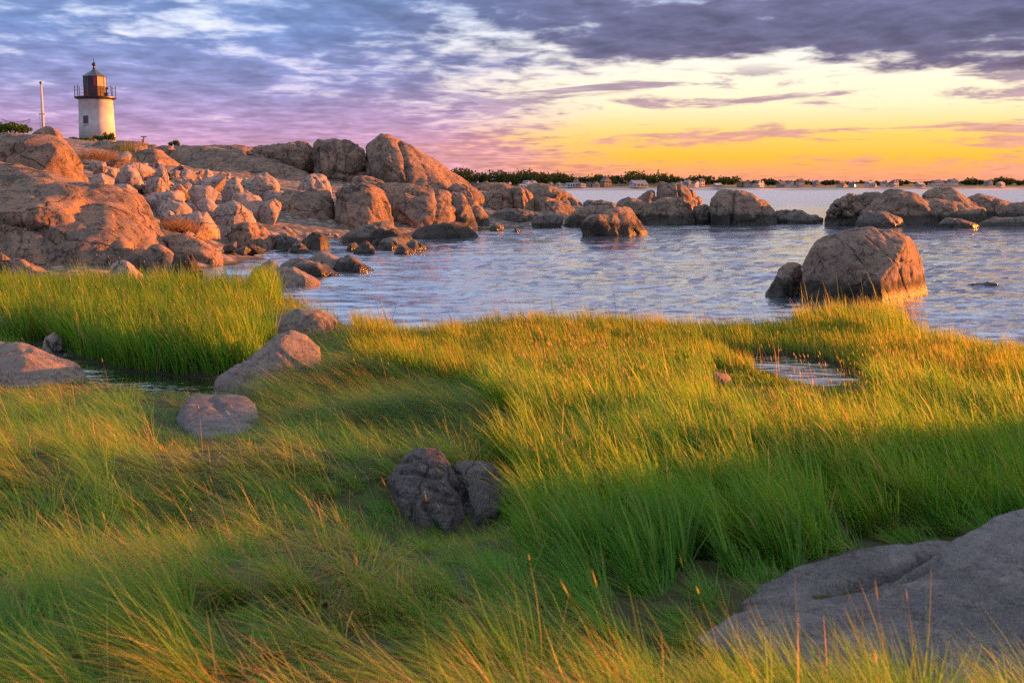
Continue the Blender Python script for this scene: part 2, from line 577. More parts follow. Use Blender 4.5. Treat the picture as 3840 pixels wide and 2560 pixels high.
def ground_z(x, y):
    x, y = np.atleast_1d(np.asarray(x, float)), np.atleast_1d(np.asarray(y, float))
    zm = marsh(x, y)
    zp = np.where(y > 27, prom(x, y), -5)
    zp = zp - 6 * sstep(31, 27, y)
    p = np.stack([x, y], -1)
    zp = zp + 0.18 * fbm(p * 0.5, 4, 21)
    return np.maximum(zm, zp)


class Grid2:
    """a 2-D field sampled once on a fine grid, then read by bilinear lookup"""
    def __init__(self, f, x0=-17.0, x1=17.0, y0=2.0, y1=32.0, st=0.06):
        self.x0, self.y0, self.st = x0, y0, st
        gx, gy = np.arange(x0, x1 + st, st), np.arange(y0, y1 + st, st)
        X, Y = np.meshgrid(gx, gy)
        self.g = f(X.ravel(), Y.ravel()).reshape(X.shape)

    def __call__(self, x, y):
        a = np.clip((x - self.x0) / self.st, 0, self.g.shape[1] - 2.001)
        b = np.clip((y - self.y0) / self.st, 0, self.g.shape[0] - 2.001)
        i, j = a.astype(int), b.astype(int)
        a, b, g = a - i, b - j, self.g
        return (g[j, i] * (1 - a) + g[j, i + 1] * a) * (1 - b) + (g[j + 1, i] * (1 - a) + g[j + 1, i + 1] * a) * b


def build_ground():
    ys = np.concatenate([np.arange(-6, 26, 0.2), 26 * np.exp(np.linspace(0, math.log(260 / 26), 130))])
    us = np.linspace(-1, 1, 160)
    us = np.sign(us) * np.abs(us) ** 1.15
    half = np.interp(ys, [-6, 4, 30, 260], [16, 16, 34, 160])
    X = us[None, :] * half[:, None]
    Y = np.repeat(ys[:, None], len(us), 1)
    x, y = X.ravel(), Y.ravel()
    z = ground_z(x, y)
    n, m = X.shape
    idx = np.arange(n * m).reshape(n, m)
    Q = np.stack([idx[:-1, :-1], idx[:-1, 1:], idx[1:, 1:], idx[1:, :-1]], -1).reshape(-1, 4)
    me = raw_mesh('ground', np.stack([x, y, z], -1), Q)
    mt, nd, out = new_mat('shore_ground')
    geo = nd.node('ShaderNodeNewGeometry')
    P = geo.outputs['Position']
    _, yy, zz = nd.sep(P)
    a = nd.noise(P, 1.3, 5, 0.6)
    b = nd.noise(P, 9.0, 5, 0.65)
    v = nd.voro(P, 2.2)
    mud = nd.mix(b, (0.024, 0.026, 0.012), (0.06, 0.065, 0.024))
    mud = nd.mix(nd.sstep(a, 0.45, 0.65), mud, (0.05, 0.065, 0.02))
    stone = nd.mix(b, (0.20, 0.16, 0.14), (0.40, 0.32, 0.28))
    stone = nd.mix(nd.sstep(v, 0.55, 0.2), (0.10, 0.085, 0.075), stone)
    col = nd.mix(nd.sstep(yy, 29.0, 33.0), mud, stone)
    col = nd.mix(nd.sstep(zz, 0.10, 0.0), col, (0.02, 0.018, 0.014))
    hh = nd.m('ADD', nd.m('MULTIPLY', b, 0.5), nd.m('SUBTRACT', 1.0, v))
    bsdf(nd, out, Base_Color=col, Roughness=0.9, Normal=bump(nd, hh, 0.6, 0.06), Specular_IOR_Level=0.25)
    tag(link('ground', me, mt), 'muddy marsh soil and stony shore sloping up to the left', kind='structure')


build_ground()


# ------------------------------------------------------------------ sea
def build_water():
    ys = np.concatenate([[-8, 6, 9], 10 * np.exp(np.linspace(0, math.log(110 / 10), 290)), [150, 230, 400, 700, 1200, 2500, 9000]])
    us = np.linspace(-1, 1, 300)
    half = np.interp(ys, [-8, 10, 110, 230, 1200, 9000], [14, 14, 68, 300, 2500, 9000])
    X = us[None, :] * half[:, None]
    Y = np.repeat(ys[:, None], len(us), 1)
    x, y = X.ravel(), Y.ravel()
    p = np.stack([x, y], -1)
    fade = sstep(8, 13, y) * sstep(110, 70, y)
    w = 0.050 * fbm(p * np.array([0.16, 0.36]) + fbm(p * 0.1, 2, 60)[:, None] * 0.6, 3, 40, 0.55)
    w += 0.066 * (0.55 - np.abs(fbm(p * np.array([0.55, 1.35]) + 0.5 * fbm(p * 0.4, 2, 61)[:, None], 3, 44, 0.55)))
    w += 0.024 * fbm(p * np.array([2.0, 4.2]), 2, 48)
    pool = sstep(17.5, 19.5, y + 0 * x)
    z = w * fade * np.where(inpoly(x, y, LAND), 0.12, 1.0) * (0.35 + 0.65 * pool)
    n, m = X.shape
    idx = np.arange(n * m).reshape(n, m)
    Q = np.stack([idx[:-1, :-1], idx[:-1, 1:], idx[1:, 1:], idx[1:, :-1]], -1).reshape(-1, 4)
    me = raw_mesh('sea', np.stack([x, y, z - 0.01], -1), Q)
    mt, nd, out = new_mat('sea_water')
    P = nd.node('ShaderNodeNewGeometry').outputs['Position']
    xx, yy, zz = nd.sep(P)
    pv = nd.xyz(nd.m('MULTIPLY', xx, 0.42), yy, 0.0)
    far = nd.sstep(yy, 30.0, 160.0)
    a = nd.noise(pv, 1.5, 4, 0.6, 0.4)
    b = nd.noise(pv, 4.5, 4, 0.6, 0.3)
    c = nd.noise(pv, 0.22, 5, 0.6, 0.3)
    h = nd.m('ADD', nd.m('MULTIPLY', a, 1.0), nd.m('MULTIPLY', b, 0.32))
    h = nd.m('ADD', h, nd.m('MULTIPLY', nd.m('MULTIPLY', c, 5.0), far))
    nb = bump(nd, h, 0.75, 0.085)
    slick = nd.sstep(nd.noise(nd.vm('MULTIPLY', P, (0.5, 1.0, 1.0)), 0.11, 3, 0.55, 0.6), 0.40, 0.60, 0.30, 1.0)
    nd.put(nb.node.inputs['Strength'], slick)
    wc = nd.mix(nd.noise(pv, 0.12, 3, 0.5), (0.070, 0.115, 0.175), (0.100, 0.145, 0.205))
    wc = nd.mix(nd.sstep(yy, 18.6, 17.2), wc, (0.018, 0.018, 0.010))
    # thin streaky foam in the stony cove on the left
    cv = nd.vm('LENGTH', nd.vm('MULTIPLY', nd.vm('SUBTRACT', P, (-7.5, 39.0, 0.0)), (0.10, 0.075, 0.0)))
    fm = nd.m('MULTIPLY', nd.sstep(nd.noise(nd.vm('MULTIPLY', P, (0.5, 1.1, 1.0)), 1.1, 6, 0.7, 1.4), 0.50, 0.72), nd.sstep(cv, 1.05, 0.35))
    wc = nd.mix(nd.m('MULTIPLY', fm, 0.75), wc, (0.62, 0.64, 0.68))
    rg = nd.sstep(yy, 40.0, 260.0, 0.07, 0.30)
    pb = bsdf(nd, out, Base_Color=wc, Roughness=rg, IOR=1.5, Specular_IOR_Level=0.7, Normal=nb)
    gl = nd.node('ShaderNodeBsdfGlossy')
    gl.inputs[0].default_value = (0.80, 0.88, 1.0, 1)
    nd.put(gl.inputs['Roughness'], rg)
    nd.put(gl.inputs['Normal'], nb)
    mx = nd.node('ShaderNodeMixShader')
    nd.put(mx.inputs[0], nd.m('MULTIPLY', 0.52, nd.m('SUBTRACT', 1.0, fm)))
    nd.t.links.new(pb.outputs[0], mx.inputs[1])
    nd.t.links.new(gl.outputs[0], mx.inputs[2])
    nd.t.links.new(mx.outputs[0], out.inputs[0])
    tag(link('sea', me, mt), 'rippled blue-lavender sea reaching the far shore', kind='structure')


build_water()
# ------------------------------------------------------------------ rocks
FOOT = []      # footprints kept free of grass


def hull_mesh(pts):
    bm = bmesh.new()
    for p in pts:
        bm.verts.new(p)
    r = bmesh.ops.convex_hull(bm, input=bm.verts)
    dead = set(r['geom_interior']) | set(r['geom_unused'])
    bmesh.ops.delete(bm, geom=[g for g in dead if isinstance(g, bmesh.types.BMVert)], context='VERTS')
    return bm


def remesh(bms, voxel):
    me = bpy.data.meshes.new('tmp')
    bm = bmesh.new()
    for b in bms:
        t = bpy.data.meshes.new('t')
        b.to_mesh(t)
        b.free()
        bm.from_mesh(t)
        bpy.data.meshes.remove(t)
    bm.to_mesh(me)
    bm.free()
    o = bpy.data.objects.new('tmp', me)
    sc.collection.objects.link(o)
    md = o.modifiers.new('r', 'REMESH')
    md.mode = 'VOXEL'
    md.voxel_size = voxel
    dg = bpy.context.evaluated_depsgraph_get()
    ev = o.evaluated_get(dg)
    m2 = ev.to_mesh()
    n = len(m2.vertices)
    V = np.empty(n * 3, np.float32)
    m2.vertices.foreach_get('co', V)
    L = np.empty(len(m2.loops), np.int32)
    m2.loops.foreach_get('vertex_index', L)
    Q = L.reshape(-1, 4) if len(m2.polygons) * 4 == len(m2.loops) else None
    if Q is None:
        Q = np.array([list(p.vertices) for p in m2.polygons if len(p.vertices) == 4], np.int32)
    ev.to_mesh_clear()
    bpy.data.objects.remove(o)
    bpy.data.meshes.remove(me)
    return V.reshape(-1, 3).astype(float), Q


def smooth_v(V, Q, it, lam=0.5):
    E = np.concatenate([Q[:, [0, 1]], Q[:, [1, 2]], Q[:, [2, 3]], Q[:, [3, 0]]])
    n = len(V)
    deg = np.bincount(E[:, 0], minlength=n) + np.bincount(E[:, 1], minlength=n)
    deg = np.maximum(deg, 1)[:, None]
    for _ in range(it):
        S_ = np.stack([np.bincount(E[:, 0], V[E[:, 1], k], n) + np.bincount(E[:, 1], V[E[:, 0], k], n) for k in range(3)], -1)
        V = V + lam * (S_ / deg - V)
    return V


def normals(V, Q):
    a, b, c, d = (V[Q[:, k]] for k in range(4))
    fn = np.cross(c - a, d - b)
    N = np.zeros_like(V)
    for k in range(3):
        for j in range(4):
            N[:, k] += np.bincount(Q[:, j], fn[:, k], len(V))
    return N / np.maximum(np.linalg.norm(N, axis=1, keepdims=True), 1e-9)


def hull_from_outline(D, outl, rec=None, bul=None, thick=None, side=None, base=None, front=(), auto=True, s0=0.62):
    """3-D points of a rock whose visible outline is given in photo pixels; D = depth of its foot"""
    o = np.array([p[:2] for p in outl], float)
    x0, x1, y0, y1 = o[:, 0].min(), o[:, 0].max(), o[:, 1].min(), o[:, 1].max()
    w = (x1 - x0) / F * D
    h = (y1 - y0) / F * D
    sz = min(w, 2.2 * h)
    rec = 0.35 * sz if rec is None else rec
    bul = 0.16 * sz if bul is None else bul
    thick = 0.7 * sz if thick is None else thick
    side = 0.36 * sz if side is None else side
    cx, cy = (x0 + x1) / 2, (y0 + y1) / 2

    def dd(px, py):
        r = np.clip((y1 - py) / max(1, y1 - y0), 0, 1)
        xn = (px - x0) / max(1, x1 - x0)
        return r * rec + side * max(0, (xn - s0) / (1 - s0)) + 0.3 * side * max(0, (0.30 - xn) / 0.30)
    P = []
    for p in outl:
        px, py = p[0], p[1]
        q = dd(px, py) if len(p) < 3 else p[2]
        P.append(at(px, py, D + q))
        bx, by = cx + (px - cx) * 0.86, cy + (py - cy) * 0.86
        bp = at(bx, by, D + q + thick)
        bp[2] = min(bp[2], P[-1][2] + 0.02)
        P.append(bp)
        if auto:
            ix, iy = cx + (px - cx) * 0.66, cy + 0.03 * (y1 - y0) + (py - cy) * 0.66
            P.append(at(ix, iy, D + dd(ix, iy) - bul))
        if py > y1 - 0.3 * (y1 - y0):
            for src in (P[-1], P[0] if False else at(px, py, D + q), bp):
                g = src.copy()
                g[2] = (min(g[2], 0) - 0.45) if base is None else min(base, g[2] - 0.02)
                P.append(g)
    for px, py, q in front:
        P.append(at(px, py, D + q))
    return P, (w, h)


def rock(name, label, D, outls, mat, cat='rock', res=40, sm=4, amp=1.0, seed=None, cracks=(), group=None, foot=False, base=None, cut=None, facets=6, joints=4, **kw):
    """one boulder as one mesh; outls = list of outlines (or dicts with their own depth), fused by remeshing"""
    if isinstance(outls[0], tuple):
        outls = [outls]
    seed = (abs(hash((D, outls[0][0] if isinstance(outls[0], list) else 1))) % 999) if seed is None else seed
    bms, sizes, allp = [], [], []
    for ol in outls:
        k2 = dict(kw)
        d2 = D
        if isinstance(ol, dict):
            ol = dict(ol)
            d2 = ol.pop('D', D)
            o2 = ol.pop('o')
            k2.update(ol)
            ol = o2
        P, s_ = hull_from_outline(d2, ol, base=base, **k2)
        sizes.append(s_)
        allp += P
        bms.append(hull_mesh(P))
    allp = np.array(allp)
    size = max(max(s_) for s_ in sizes)
    low = max(0.5 * size, min(size, 1.5 * max(s_[1] for s_ in sizes)))
    res = res * 0.71 if res < 60 else res * 0.86
    V, Q = remesh(bms, size / res)
    rr = np.random.default_rng(seed + 1000)
    cen = V.mean(0)
    # planar joint faces: clip with a few random planes
    for _ in range(facets):
        d = rr.normal(size=3) * np.array([1.0, 0.8, 0.7])
        d[1] = -abs(d[1]) if rr.random() < 0.7 else d[1]
        d[2] = abs(d[2]) * (1 if rr.random() < 0.8 else -0.4)
        d /= np.linalg.norm(d)
        pr = (V - cen) @ d
        off = np.quantile(pr, rr.uniform(0.93, 0.985))
        V = V - d * np.maximum(0, pr - off)[:, None] * 0.9
    V = smooth_v(V, Q, sm)
    N = normals(V, Q)
    V = V + N * (size / res * 0.18 * math.sqrt(sm))
    p = V / low
    wob = 0.042 * fbm(p * 1.5, 3, seed) + 0.026 * fbm(p * 5.0, 4, seed + 5, 0.6)
    # joint sets: narrow grooves with a small step from block to block
    vox = size / res
    base_n = rr.normal(size=3) * np.array([1, 0.6, 0.35])
    for q in range(joints):
        d = base_n + rr.normal(size=3) * 0.25 if q % 2 == 0 else rr.normal(size=3) * np.array([0.35, 0.35, 1.0])
        d = d / np.linalg.norm(d)
        pr = (V - cen) @ d
        pr = pr - np.quantile(pr, rr.uniform(0.2, 0.8)) + 0.05 * low * fbm(p * 1.8, 3, seed + 40 + q)
        on = sstep(-0.18, 0.10, perlin(p * 1.3, seed + 60 + q))
        wob = wob - on * (0.045 * np.exp(-(pr / (1.0 * vox)) ** 2)) + on * 0.016 * np.tanh(pr / (1.5 * vox)) * np.exp(-np.abs(pr) / (0.25 * low))
    V = V + N * (wob * low * amp)[:, None]
    if cracks:
        qx, qy = pix(V)
        face = -(N * (V - np.array([0, 0, CAM_H])) / np.linalg.norm(V - np.array([0, 0, CAM_H]), axis=1, keepdims=True)).sum(1)
        wig = 3.0 * perlin(np.stack([qx / 22, qy / 22], -1), seed + 3)
        for pl, wpx, dep in cracks:
            ds = dist_poly(qx + wig, qy + wig, pl)
            V = V - N * (dep * np.exp(-(ds / wpx) ** 2) * sstep(-0.1, 0.15, face))[:, None]
    if cut is None:
        cut = (V[:, 2].min() + 0.05)
    keep = (V[Q, 2] > cut).any(1)
    Q = Q[keep]
    used = np.unique(Q)
    mp = np.full(len(V), -1)
    mp[used] = np.arange(len(used))
    V, Q = V[used], mp[Q]
    c = np.array([V[:, 0].mean(), V[:, 1].mean(), V[:, 2].min()])
    me = raw_mesh(name, V - c, Q)
    o = link(name, me, mat, None, c)
    tag(o, label, cat, group)
    if foot:
        FOOT.append(V)
    return o


G = M_GRAN
T = M_GRAN_T
# --- headland on the left
rock('boulder', 'huge whale-backed orange granite boulder at the left edge above the marsh grass', 33.5,
     [[(-420, 640), (-150, 600), (0, 605), (65, 618), (135, 640), (233, 664), (326, 690), (388, 708), (518, 738), (551, 771), (592, 833), (622, 894), (652, 955), (672, 1035), (560, 1045), (300, 1050), (0, 1045), (-420, 1060)],
      dict(o=[(-300, 735), (0, 716), (130, 692), (240, 690), (302, 700), (298, 738), (262, 796), (150, 815), (60, 832), (-300, 830)], D=35.0, rec=2.6, bul=0.2, thick=2.5, side=0.3),
      dict(o=[(545, 960), (590, 925), (640, 960), (668, 1040), (600, 1050), (550, 1045)], D=32.6, rec=0.7)],
     G, 'boulder', res=74, sm=2, amp=0.75, rec=8.0, bul=1.2, thick=4.0, side=2.6, s0=0.74, cut=-0.3, seed=11,
     cracks=[([(0, 822), (70, 845), (160, 862), (215, 905)], 9, 0.30), ([(440, 800), (445, 860), (430, 930)], 7, 0.10), ([(120, 712), (165, 760), (175, 800)], 4, 0.08), ([(150, 815), (262, 796), (330, 765)], 5, 0.12), ([(400, 930), (470, 945), (520, 920)], 14, 0.25),
             ([(20, 895), (100, 910), (160, 890), (300, 900)], 5, 0.07), ([(530, 745), (580, 840), (600, 900)], 5, 0.10), ([(205, 905), (300, 870), (420, 850)], 4, 0.06)])
rock('boulder', 'blocky brown granite boulder with sunlit right face beside the flagpole', 50,
     [[(-300, 520), (0, 507), (102, 510), (228, 521), (265, 546), (294, 588), (314, 641, 3.5), (328, 682, 3.6), (237, 668, 0.0), (122, 640), (0, 612), (-300, 640)]],
     G, 'boulder', res=56, sm=2, amp=0.7, rec=2.6, bul=0.5, side=2.2, thick=4, base=1.5, front=[(205, 548, 0.4), (228, 655, -0.7), (90, 560, 0.2), (80, 610, -0.5)], cut=1.2,
     cracks=[([(88, 560), (92, 640)], 5, 0.15), ([(0, 545), (90, 556), (200, 548)], 5, 0.10)])
rock('boulder', 'small pointed orange boulder at the foot of the flagpole', 58, [[(100, 530), (112, 507), (155, 480), (168, 473), (195, 478), (230, 500), (250, 540), (200, 545), (120, 545)]], G, res=30, sm=2, base=3.5)
rock('granite_outcrop', 'grey rounded granite ledge in front of the lighthouse', 100, [[(310, 600), (335, 540), (370, 528), (440, 532), (520, 533), (590, 545), (620, 580), (600, 640), (420, 640), (330, 630)]], G, 'outcrop', res=40, sm=2, base=3.0, thick=8,
     cracks=[([(400, 600), (415, 565), (450, 545)], 4, 0.25)])
rock('granite_outcrop', 'low grey granite ledge with grass tuft, left of the orange ridge', 82, [[(440, 620), (480, 585), (530, 565), (600, 560), (650, 600), (700, 640), (620, 660), (470, 650)]], G, 'outcrop', res=36, sm=2, base=2.0)
rock('granite_outcrop', 'small bright orange ledge block on the ridge skyline', 98, [[(570, 560), (600, 545), (640, 548), (664, 565), (650, 585), (600, 590)]], G, 'outcrop', res=26, sm=1, base=3.5)
rock('granite_outcrop', 'long orange sunlit granite ridge sloping down behind the rubble', 86,
     [[(610, 600), (660, 565), (760, 552), (870, 570), (960, 600), (1060, 620), (1150, 650), (1180, 690), (1050, 700), (900, 690), (760, 660), (650, 640)]], G, 'outcrop', res=64, sm=2, base=1.5, rec=9, thick=6, side=6, bul=1.0, cut=1.0,
     cracks=[([(700, 640), (770, 610), (850, 600)], 4, 0.25), ([(1060, 625), (1075, 665)], 4, 0.25)])
rock('granite_outcrop', 'grey granite skyline slope between lighthouse and dark cliff blocks', 112, [[(600, 575), (660, 552), (800, 550), (930, 552), (1010, 560), (1060, 600), (980, 615), (700, 600)]], G, 'outcrop', res=44, sm=2, base=3.5, thick=9)
rock('granite_block', 'dark craggy cliff block left of the summit, with orange right end', 96,
     [[(925, 570), (960, 552), (1044, 538), (1125, 529), (1172, 533), (1184, 580), (1180, 650, 2.0), (1088, 618), (1015, 604)]], G, 'boulder', res=52, sm=2, amp=1.5, base=1.8, side=2.2, front=[(1085, 545, 1.0), (1100, 615, -1.2)], cut=1.5,
     cracks=[([(1010, 590), (1050, 570), (1080, 560)], 4, 0.25), ([(1075, 540), (1090, 620)], 4, 0.2)])
rock('granite_block', 'craggy orange cliff block between the dark block and the summit dome', 95,
     [[(1172, 534), (1207, 521), (1260, 520), (1284, 533), (1301, 528), (1346, 536), (1360, 572), (1384, 660, 2.2), (1309, 684, 0), (1235, 678), (1180, 652)]], G, 'boulder', res=56, sm=2, amp=1.4, base=1.2, side=1.6, front=[(1245, 560, -0.4), (1300, 600, -1.0), (1200, 590, 0.3)], cut=1.0,
     cracks=[([(1190, 560), (1200, 650)], 4, 0.3), ([(1250, 530), (1262, 600), (1250, 650)], 4, 0.25), ([(1225, 580), (1232, 650)], 3, 0.2), ([(1290, 540), (1300, 590)], 4, 0.3)])
rock('summit_dome', 'tallest smooth granite dome with long orange slope down to the sea', 93,
     [[(1346, 560), (1352, 533), (1378, 509), (1407, 505), (1464, 510), (1497, 531), (1554, 559), (1635, 612), (1709, 654), (1770, 698), (1676, 716, -1.0), (1529, 705, -1.6), (1391, 675)]], G, 'boulder', res=68, sm=2, amp=0.7, base=0.8, rec=5.0, side=5.0, thick=7, bul=0.8, cut=0.6,
     front=[(1425, 520, 2.0), (1525, 690, -2.2), (1440, 660, -1.8)],
     cracks=[([(1498, 532), (1520, 590), (1530, 680)], 5, 0.40), ([(1362, 570), (1380, 640), (1390, 670)], 6, 0.5), ([(1425, 530), (1415, 600), (1440, 660)], 8, 0.25), ([(1470, 560), (1480, 640)], 8, 0.25), ([(1560, 570), (1600, 650), (1610, 690)], 4, 0.10), ([(1660, 640), (1680, 690)], 4, 0.08)])
rock('boulder', 'rounded pale boulder perched on the rubble top below the cliff blocks', 74, [[(1110, 714), (1122, 695), (1137, 670), (1170, 651), (1200, 650), (1225, 662), (1244, 695, 1.5), (1240, 714), (1170, 722)]], M_RUB, res=34, sm=2, base=0.8, cracks=[([(1150, 680), (1165, 710)], 4, 0.12)])
rock('boulder', 'low orange boulder wedged under the summit dome', 80, [[(1310, 690), (1325, 665), (1370, 660), (1420, 668), (1450, 690), (1400, 702)]], G, res=30, sm=2, base=1.0)
rock('boulder', 'big grey-tan boulder half split by a dark cleft, left half, above the cove', 62,
     [[(905, 850), (954, 788), (1010, 760), (1088, 718), (1170, 708), (1235, 711), (1244, 740), (1247, 817), (1258, 880), (1190, 890), (1117, 884), (1003, 872)]], G, 'boulder', res=54, sm=2, base=-0.4, rec=3.4, bul=0.7, side=0.5, thick=3,
     cracks=[([(1040, 815), (1100, 760), (1160, 730)], 7, 0.10), ([(980, 800), (1040, 820), (1110, 860), (1120, 885)], 5, 0.15), ([(1010, 765), (1075, 735)], 5, 0.08)])
rock('boulder', 'big orange right half of the split boulder above the cove', 61,
     [[(1243, 728), (1262, 705), (1301, 690), (1390, 695), (1431, 711), (1464, 776), (1478, 842, 2.4), (1431, 846), (1329, 864), (1268, 878), (1252, 810)]], G, 'boulder', res=54, sm=2, base=-0.4, rec=2.6, bul=0.6, side=2.0, thick=3,
     cracks=[([(1243, 735), (1300, 755)], 4, 0.15), ([(1435, 740), (1462, 800), (1475, 838)], 5, 0.25), ([(1370, 740), (1400, 800), (1440, 840)], 5, 0.10)])
rock('boulder', 'broad brown whaleback boulder with shadowed undercut right of the split boulder', 66,
     [[(1393, 688), (1472, 686), (1595, 703), (1676, 719), (1710, 745), (1722, 800), (1723, 832, 2.0), (1635, 834), (1554, 864), (1492, 850), (1470, 790), (1425, 715)]], G, 'boulder', res=58, sm=2, base=-0.4, rec=3.6, bul=0.7, side=2.2, thick=4,
     cracks=[([(1500, 800), (1560, 850)], 5, 0.12), ([(1600, 790), (1650, 760), (1700, 770)], 6, 0.10)])
rock('boulder', 'grey tongue of granite sloping into the sea beside the whaleback', 69, [[(1650, 728), (1690, 718), (1737, 733), (1752, 780), (1770, 830), (1812, 880), (1730, 880), (1690, 850), (1660, 790)]], T, 'boulder', res=40, sm=2, rec=2.5)
rock('boulder', 'furrowed grey granite toe at the water right of the tongue', 71, [[(1735, 750), (1765, 745), (1798, 772), (1822, 806), (1850, 868), (1800, 878), (1762, 838)]], T, 'boulder', res=36, sm=2, rec=2.0)
rock('boulder', 'square orange boulder at the right foot of the summit dome', 82, [[(1668, 715), (1700, 694), (1733, 691), (1782, 706), (1812, 735), (1823, 800, 1.2), (1770, 790), (1700, 745)]], G, 'boulder', res=36, sm=2, base=-0.4, side=1.4)
rock('boulder', 'orange cracked block, left of the pair above the washed slabs', 80, [[(1812, 730), (1830, 716), (1896, 703), (1915, 712), (1938, 786, 1.2), (1880, 800), (1831, 806), (1818, 780)]], G, 'boulder', res=36, sm=2, side=1.2, cracks=[([(1888, 745), (1880, 790)], 4, 0.25)])
rock('boulder', 'orange rounded block, right of the pair above the washed slabs', 80.5, [[(1905, 712), (1929, 702), (1965, 710), (1994, 727), (2008, 792, 1.3), (1975, 797), (1944, 792)]], G, 'boulder', res=36, sm=2, side=1.3)
rock('boulder', 'low smooth orange rock running right from the orange blocks', 81, [[(2000, 760), (2015, 744), (2045, 741), (2100, 755), (2153, 784), (2155, 808), (2080, 812), (2010, 806)]], T, 'rock', res=38, sm=2)
rock('boulder', 'dark cracked mound rising behind the low orange rock', 90, [[(1945, 722), (1985, 700), (2018, 688), (2051, 692), (2108, 718), (2177, 751), (2200, 785), (2100, 795), (1960, 780)]], T, 'boulder', res=50, sm=2, amp=1.3,
     cracks=[([(2040, 700), (2060, 740), (2100, 760)], 4, 0.22), ([(2070, 715), (2050, 760)], 3, 0.2), ([(2090, 720), (2120, 770)], 3, 0.2), ([(2130, 735), (2150, 775)], 3, 0.2), ([(2050, 735), (2130, 745)], 3, 0.18)])
rock('boulder', 'low pinkish mound far behind the orange blocks', 100, [[(1760, 705), (1800, 688), (1822, 684), (1884, 688), (1961, 708), (1980, 740), (1780, 735)]], G, 'rock', res=34, sm=2, base=-0.5)
rock('reef_rock', 'thin dark reef reaching from headland toward the middle rocks', 92, [[(2180, 765), (2200, 750), (2250, 752), (2310, 766), (2325, 782), (2200, 786)]], M_DARK, 'rock', res=40, sm=1, amp=2.0)
rock('washed_slab', 'wide dark wave-washed slab before the orange blocks', 76, [[(1830, 812), (1863, 792), (1904, 783), (1965, 786), (2025, 803), (2000, 822), (1900, 826)]], M_DARK, 'slab', res=36, sm=2)
rock('washed_slab', 'low dark slab awash in front of the low orange rock', 73, [[(1985, 822), (2020, 806), (2080, 803), (2120, 818), (2090, 830), (2000, 832)]], M_DARK, 'slab', res=30, sm=2)
rock('washed_slab', 'rounded dark slab left behind the slanted orange rock', 74, [[(2110, 830), (2150, 795), (2190, 775), (2240, 770), (2290, 774), (2318, 800), (2280, 828), (2180, 834)]], T, 'slab', res=38, sm=2)
rock('boulder', 'slanted wedge-shaped orange rock standing alone in the cove', 60,
     [[(2177, 845), (2206, 812), (2271, 800), (2300, 800), (2312, 888), (2190, 884)], dict(o=[(2230, 830), (2296, 782), (2361, 768), (2381, 796), (2410, 845), (2430, 876), (2312, 888), (2220, 880)], side=1.0)],
     T, 'rock', res=48, sm=2, amp=0.8, rec=1.3, bul=0.12, front=[(2215, 815, -0.4)])
rock('boulder', 'low brown boulder at the left end of the middle rock group', 80, [[(2308, 790), (2315, 760), (2353, 737), (2377, 741), (2436, 767), (2450, 800), (2360, 808)]], T, 'boulder', res=34, sm=2)
rock('boulder', 'tilted brown boulder leaning against the flat-topped rear rock', 86, [[(2378, 748), (2443, 708), (2459, 713), (2463, 745), (2440, 790), (2395, 790)]], T, 'boulder', res=32, sm=2)
rock('boulder', 'flat-topped pinkish boulder with vertical crack at back of middle group', 87, [[(2459, 740), (2472, 686), (2537, 688), (2598, 714), (2627, 747), (2634, 790), (2540, 800), (2460, 795)]], T, 'boulder', res=48, sm=2, side=2.4, cracks=[([(2543, 690), (2552, 745)], 4, 0.35), ([(2480, 710), (2484, 745)], 3, 0.12)])
rock('boulder', 'broad dome with black tide band at front of middle rock group', 78, [[(2375, 815), (2426, 771), (2488, 742), (2549, 743), (2590, 758), (2602, 800), (2604, 848), (2500, 852), (2405, 848)]], T, 'boulder', res=50, sm=2, side=0.7, cracks=[([(2568, 748), (2574, 800)], 4, 0.2), ([(2430, 800), (2500, 790), (2540, 760)], 4, 0.10)])
rock('boulder', 'squat shadowed block in the gap between middle dome and tall split rock', 80, [[(2596, 800), (2600, 772), (2640, 765), (2665, 770), (2665, 848), (2605, 848)]], M_DARK, 'rock', res=28, sm=2)
rock('boulder', 'tall split boulder with vertical crack, right end of middle group', 77,
     [[(2660, 848), (2665, 748), (2688, 714), (2722, 708), (2773, 711), (2819, 728), (2876, 760), (2901, 790, 2.0), (2921, 862, 1.4), (2800, 864), (2700, 860)]], T, 'boulder', res=60, sm=2, amp=0.8, side=1.4, cracks=[([(2756, 712), (2754, 780), (2739, 852)], 4, 0.4), ([(2740, 860), (2770, 835), (2830, 830)], 5, 0.15), ([(2735, 715), (2745, 740)], 3, 0.15)])
rock('washed_slab', 'low dark slab tapering right from the tall split boulder', 80, [[(2900, 800), (2930, 786), (2984, 788), (3070, 811), (3096, 826), (3060, 842), (2925, 848)]], M_DARK, 'slab', res=44, sm=2, amp=1.3)
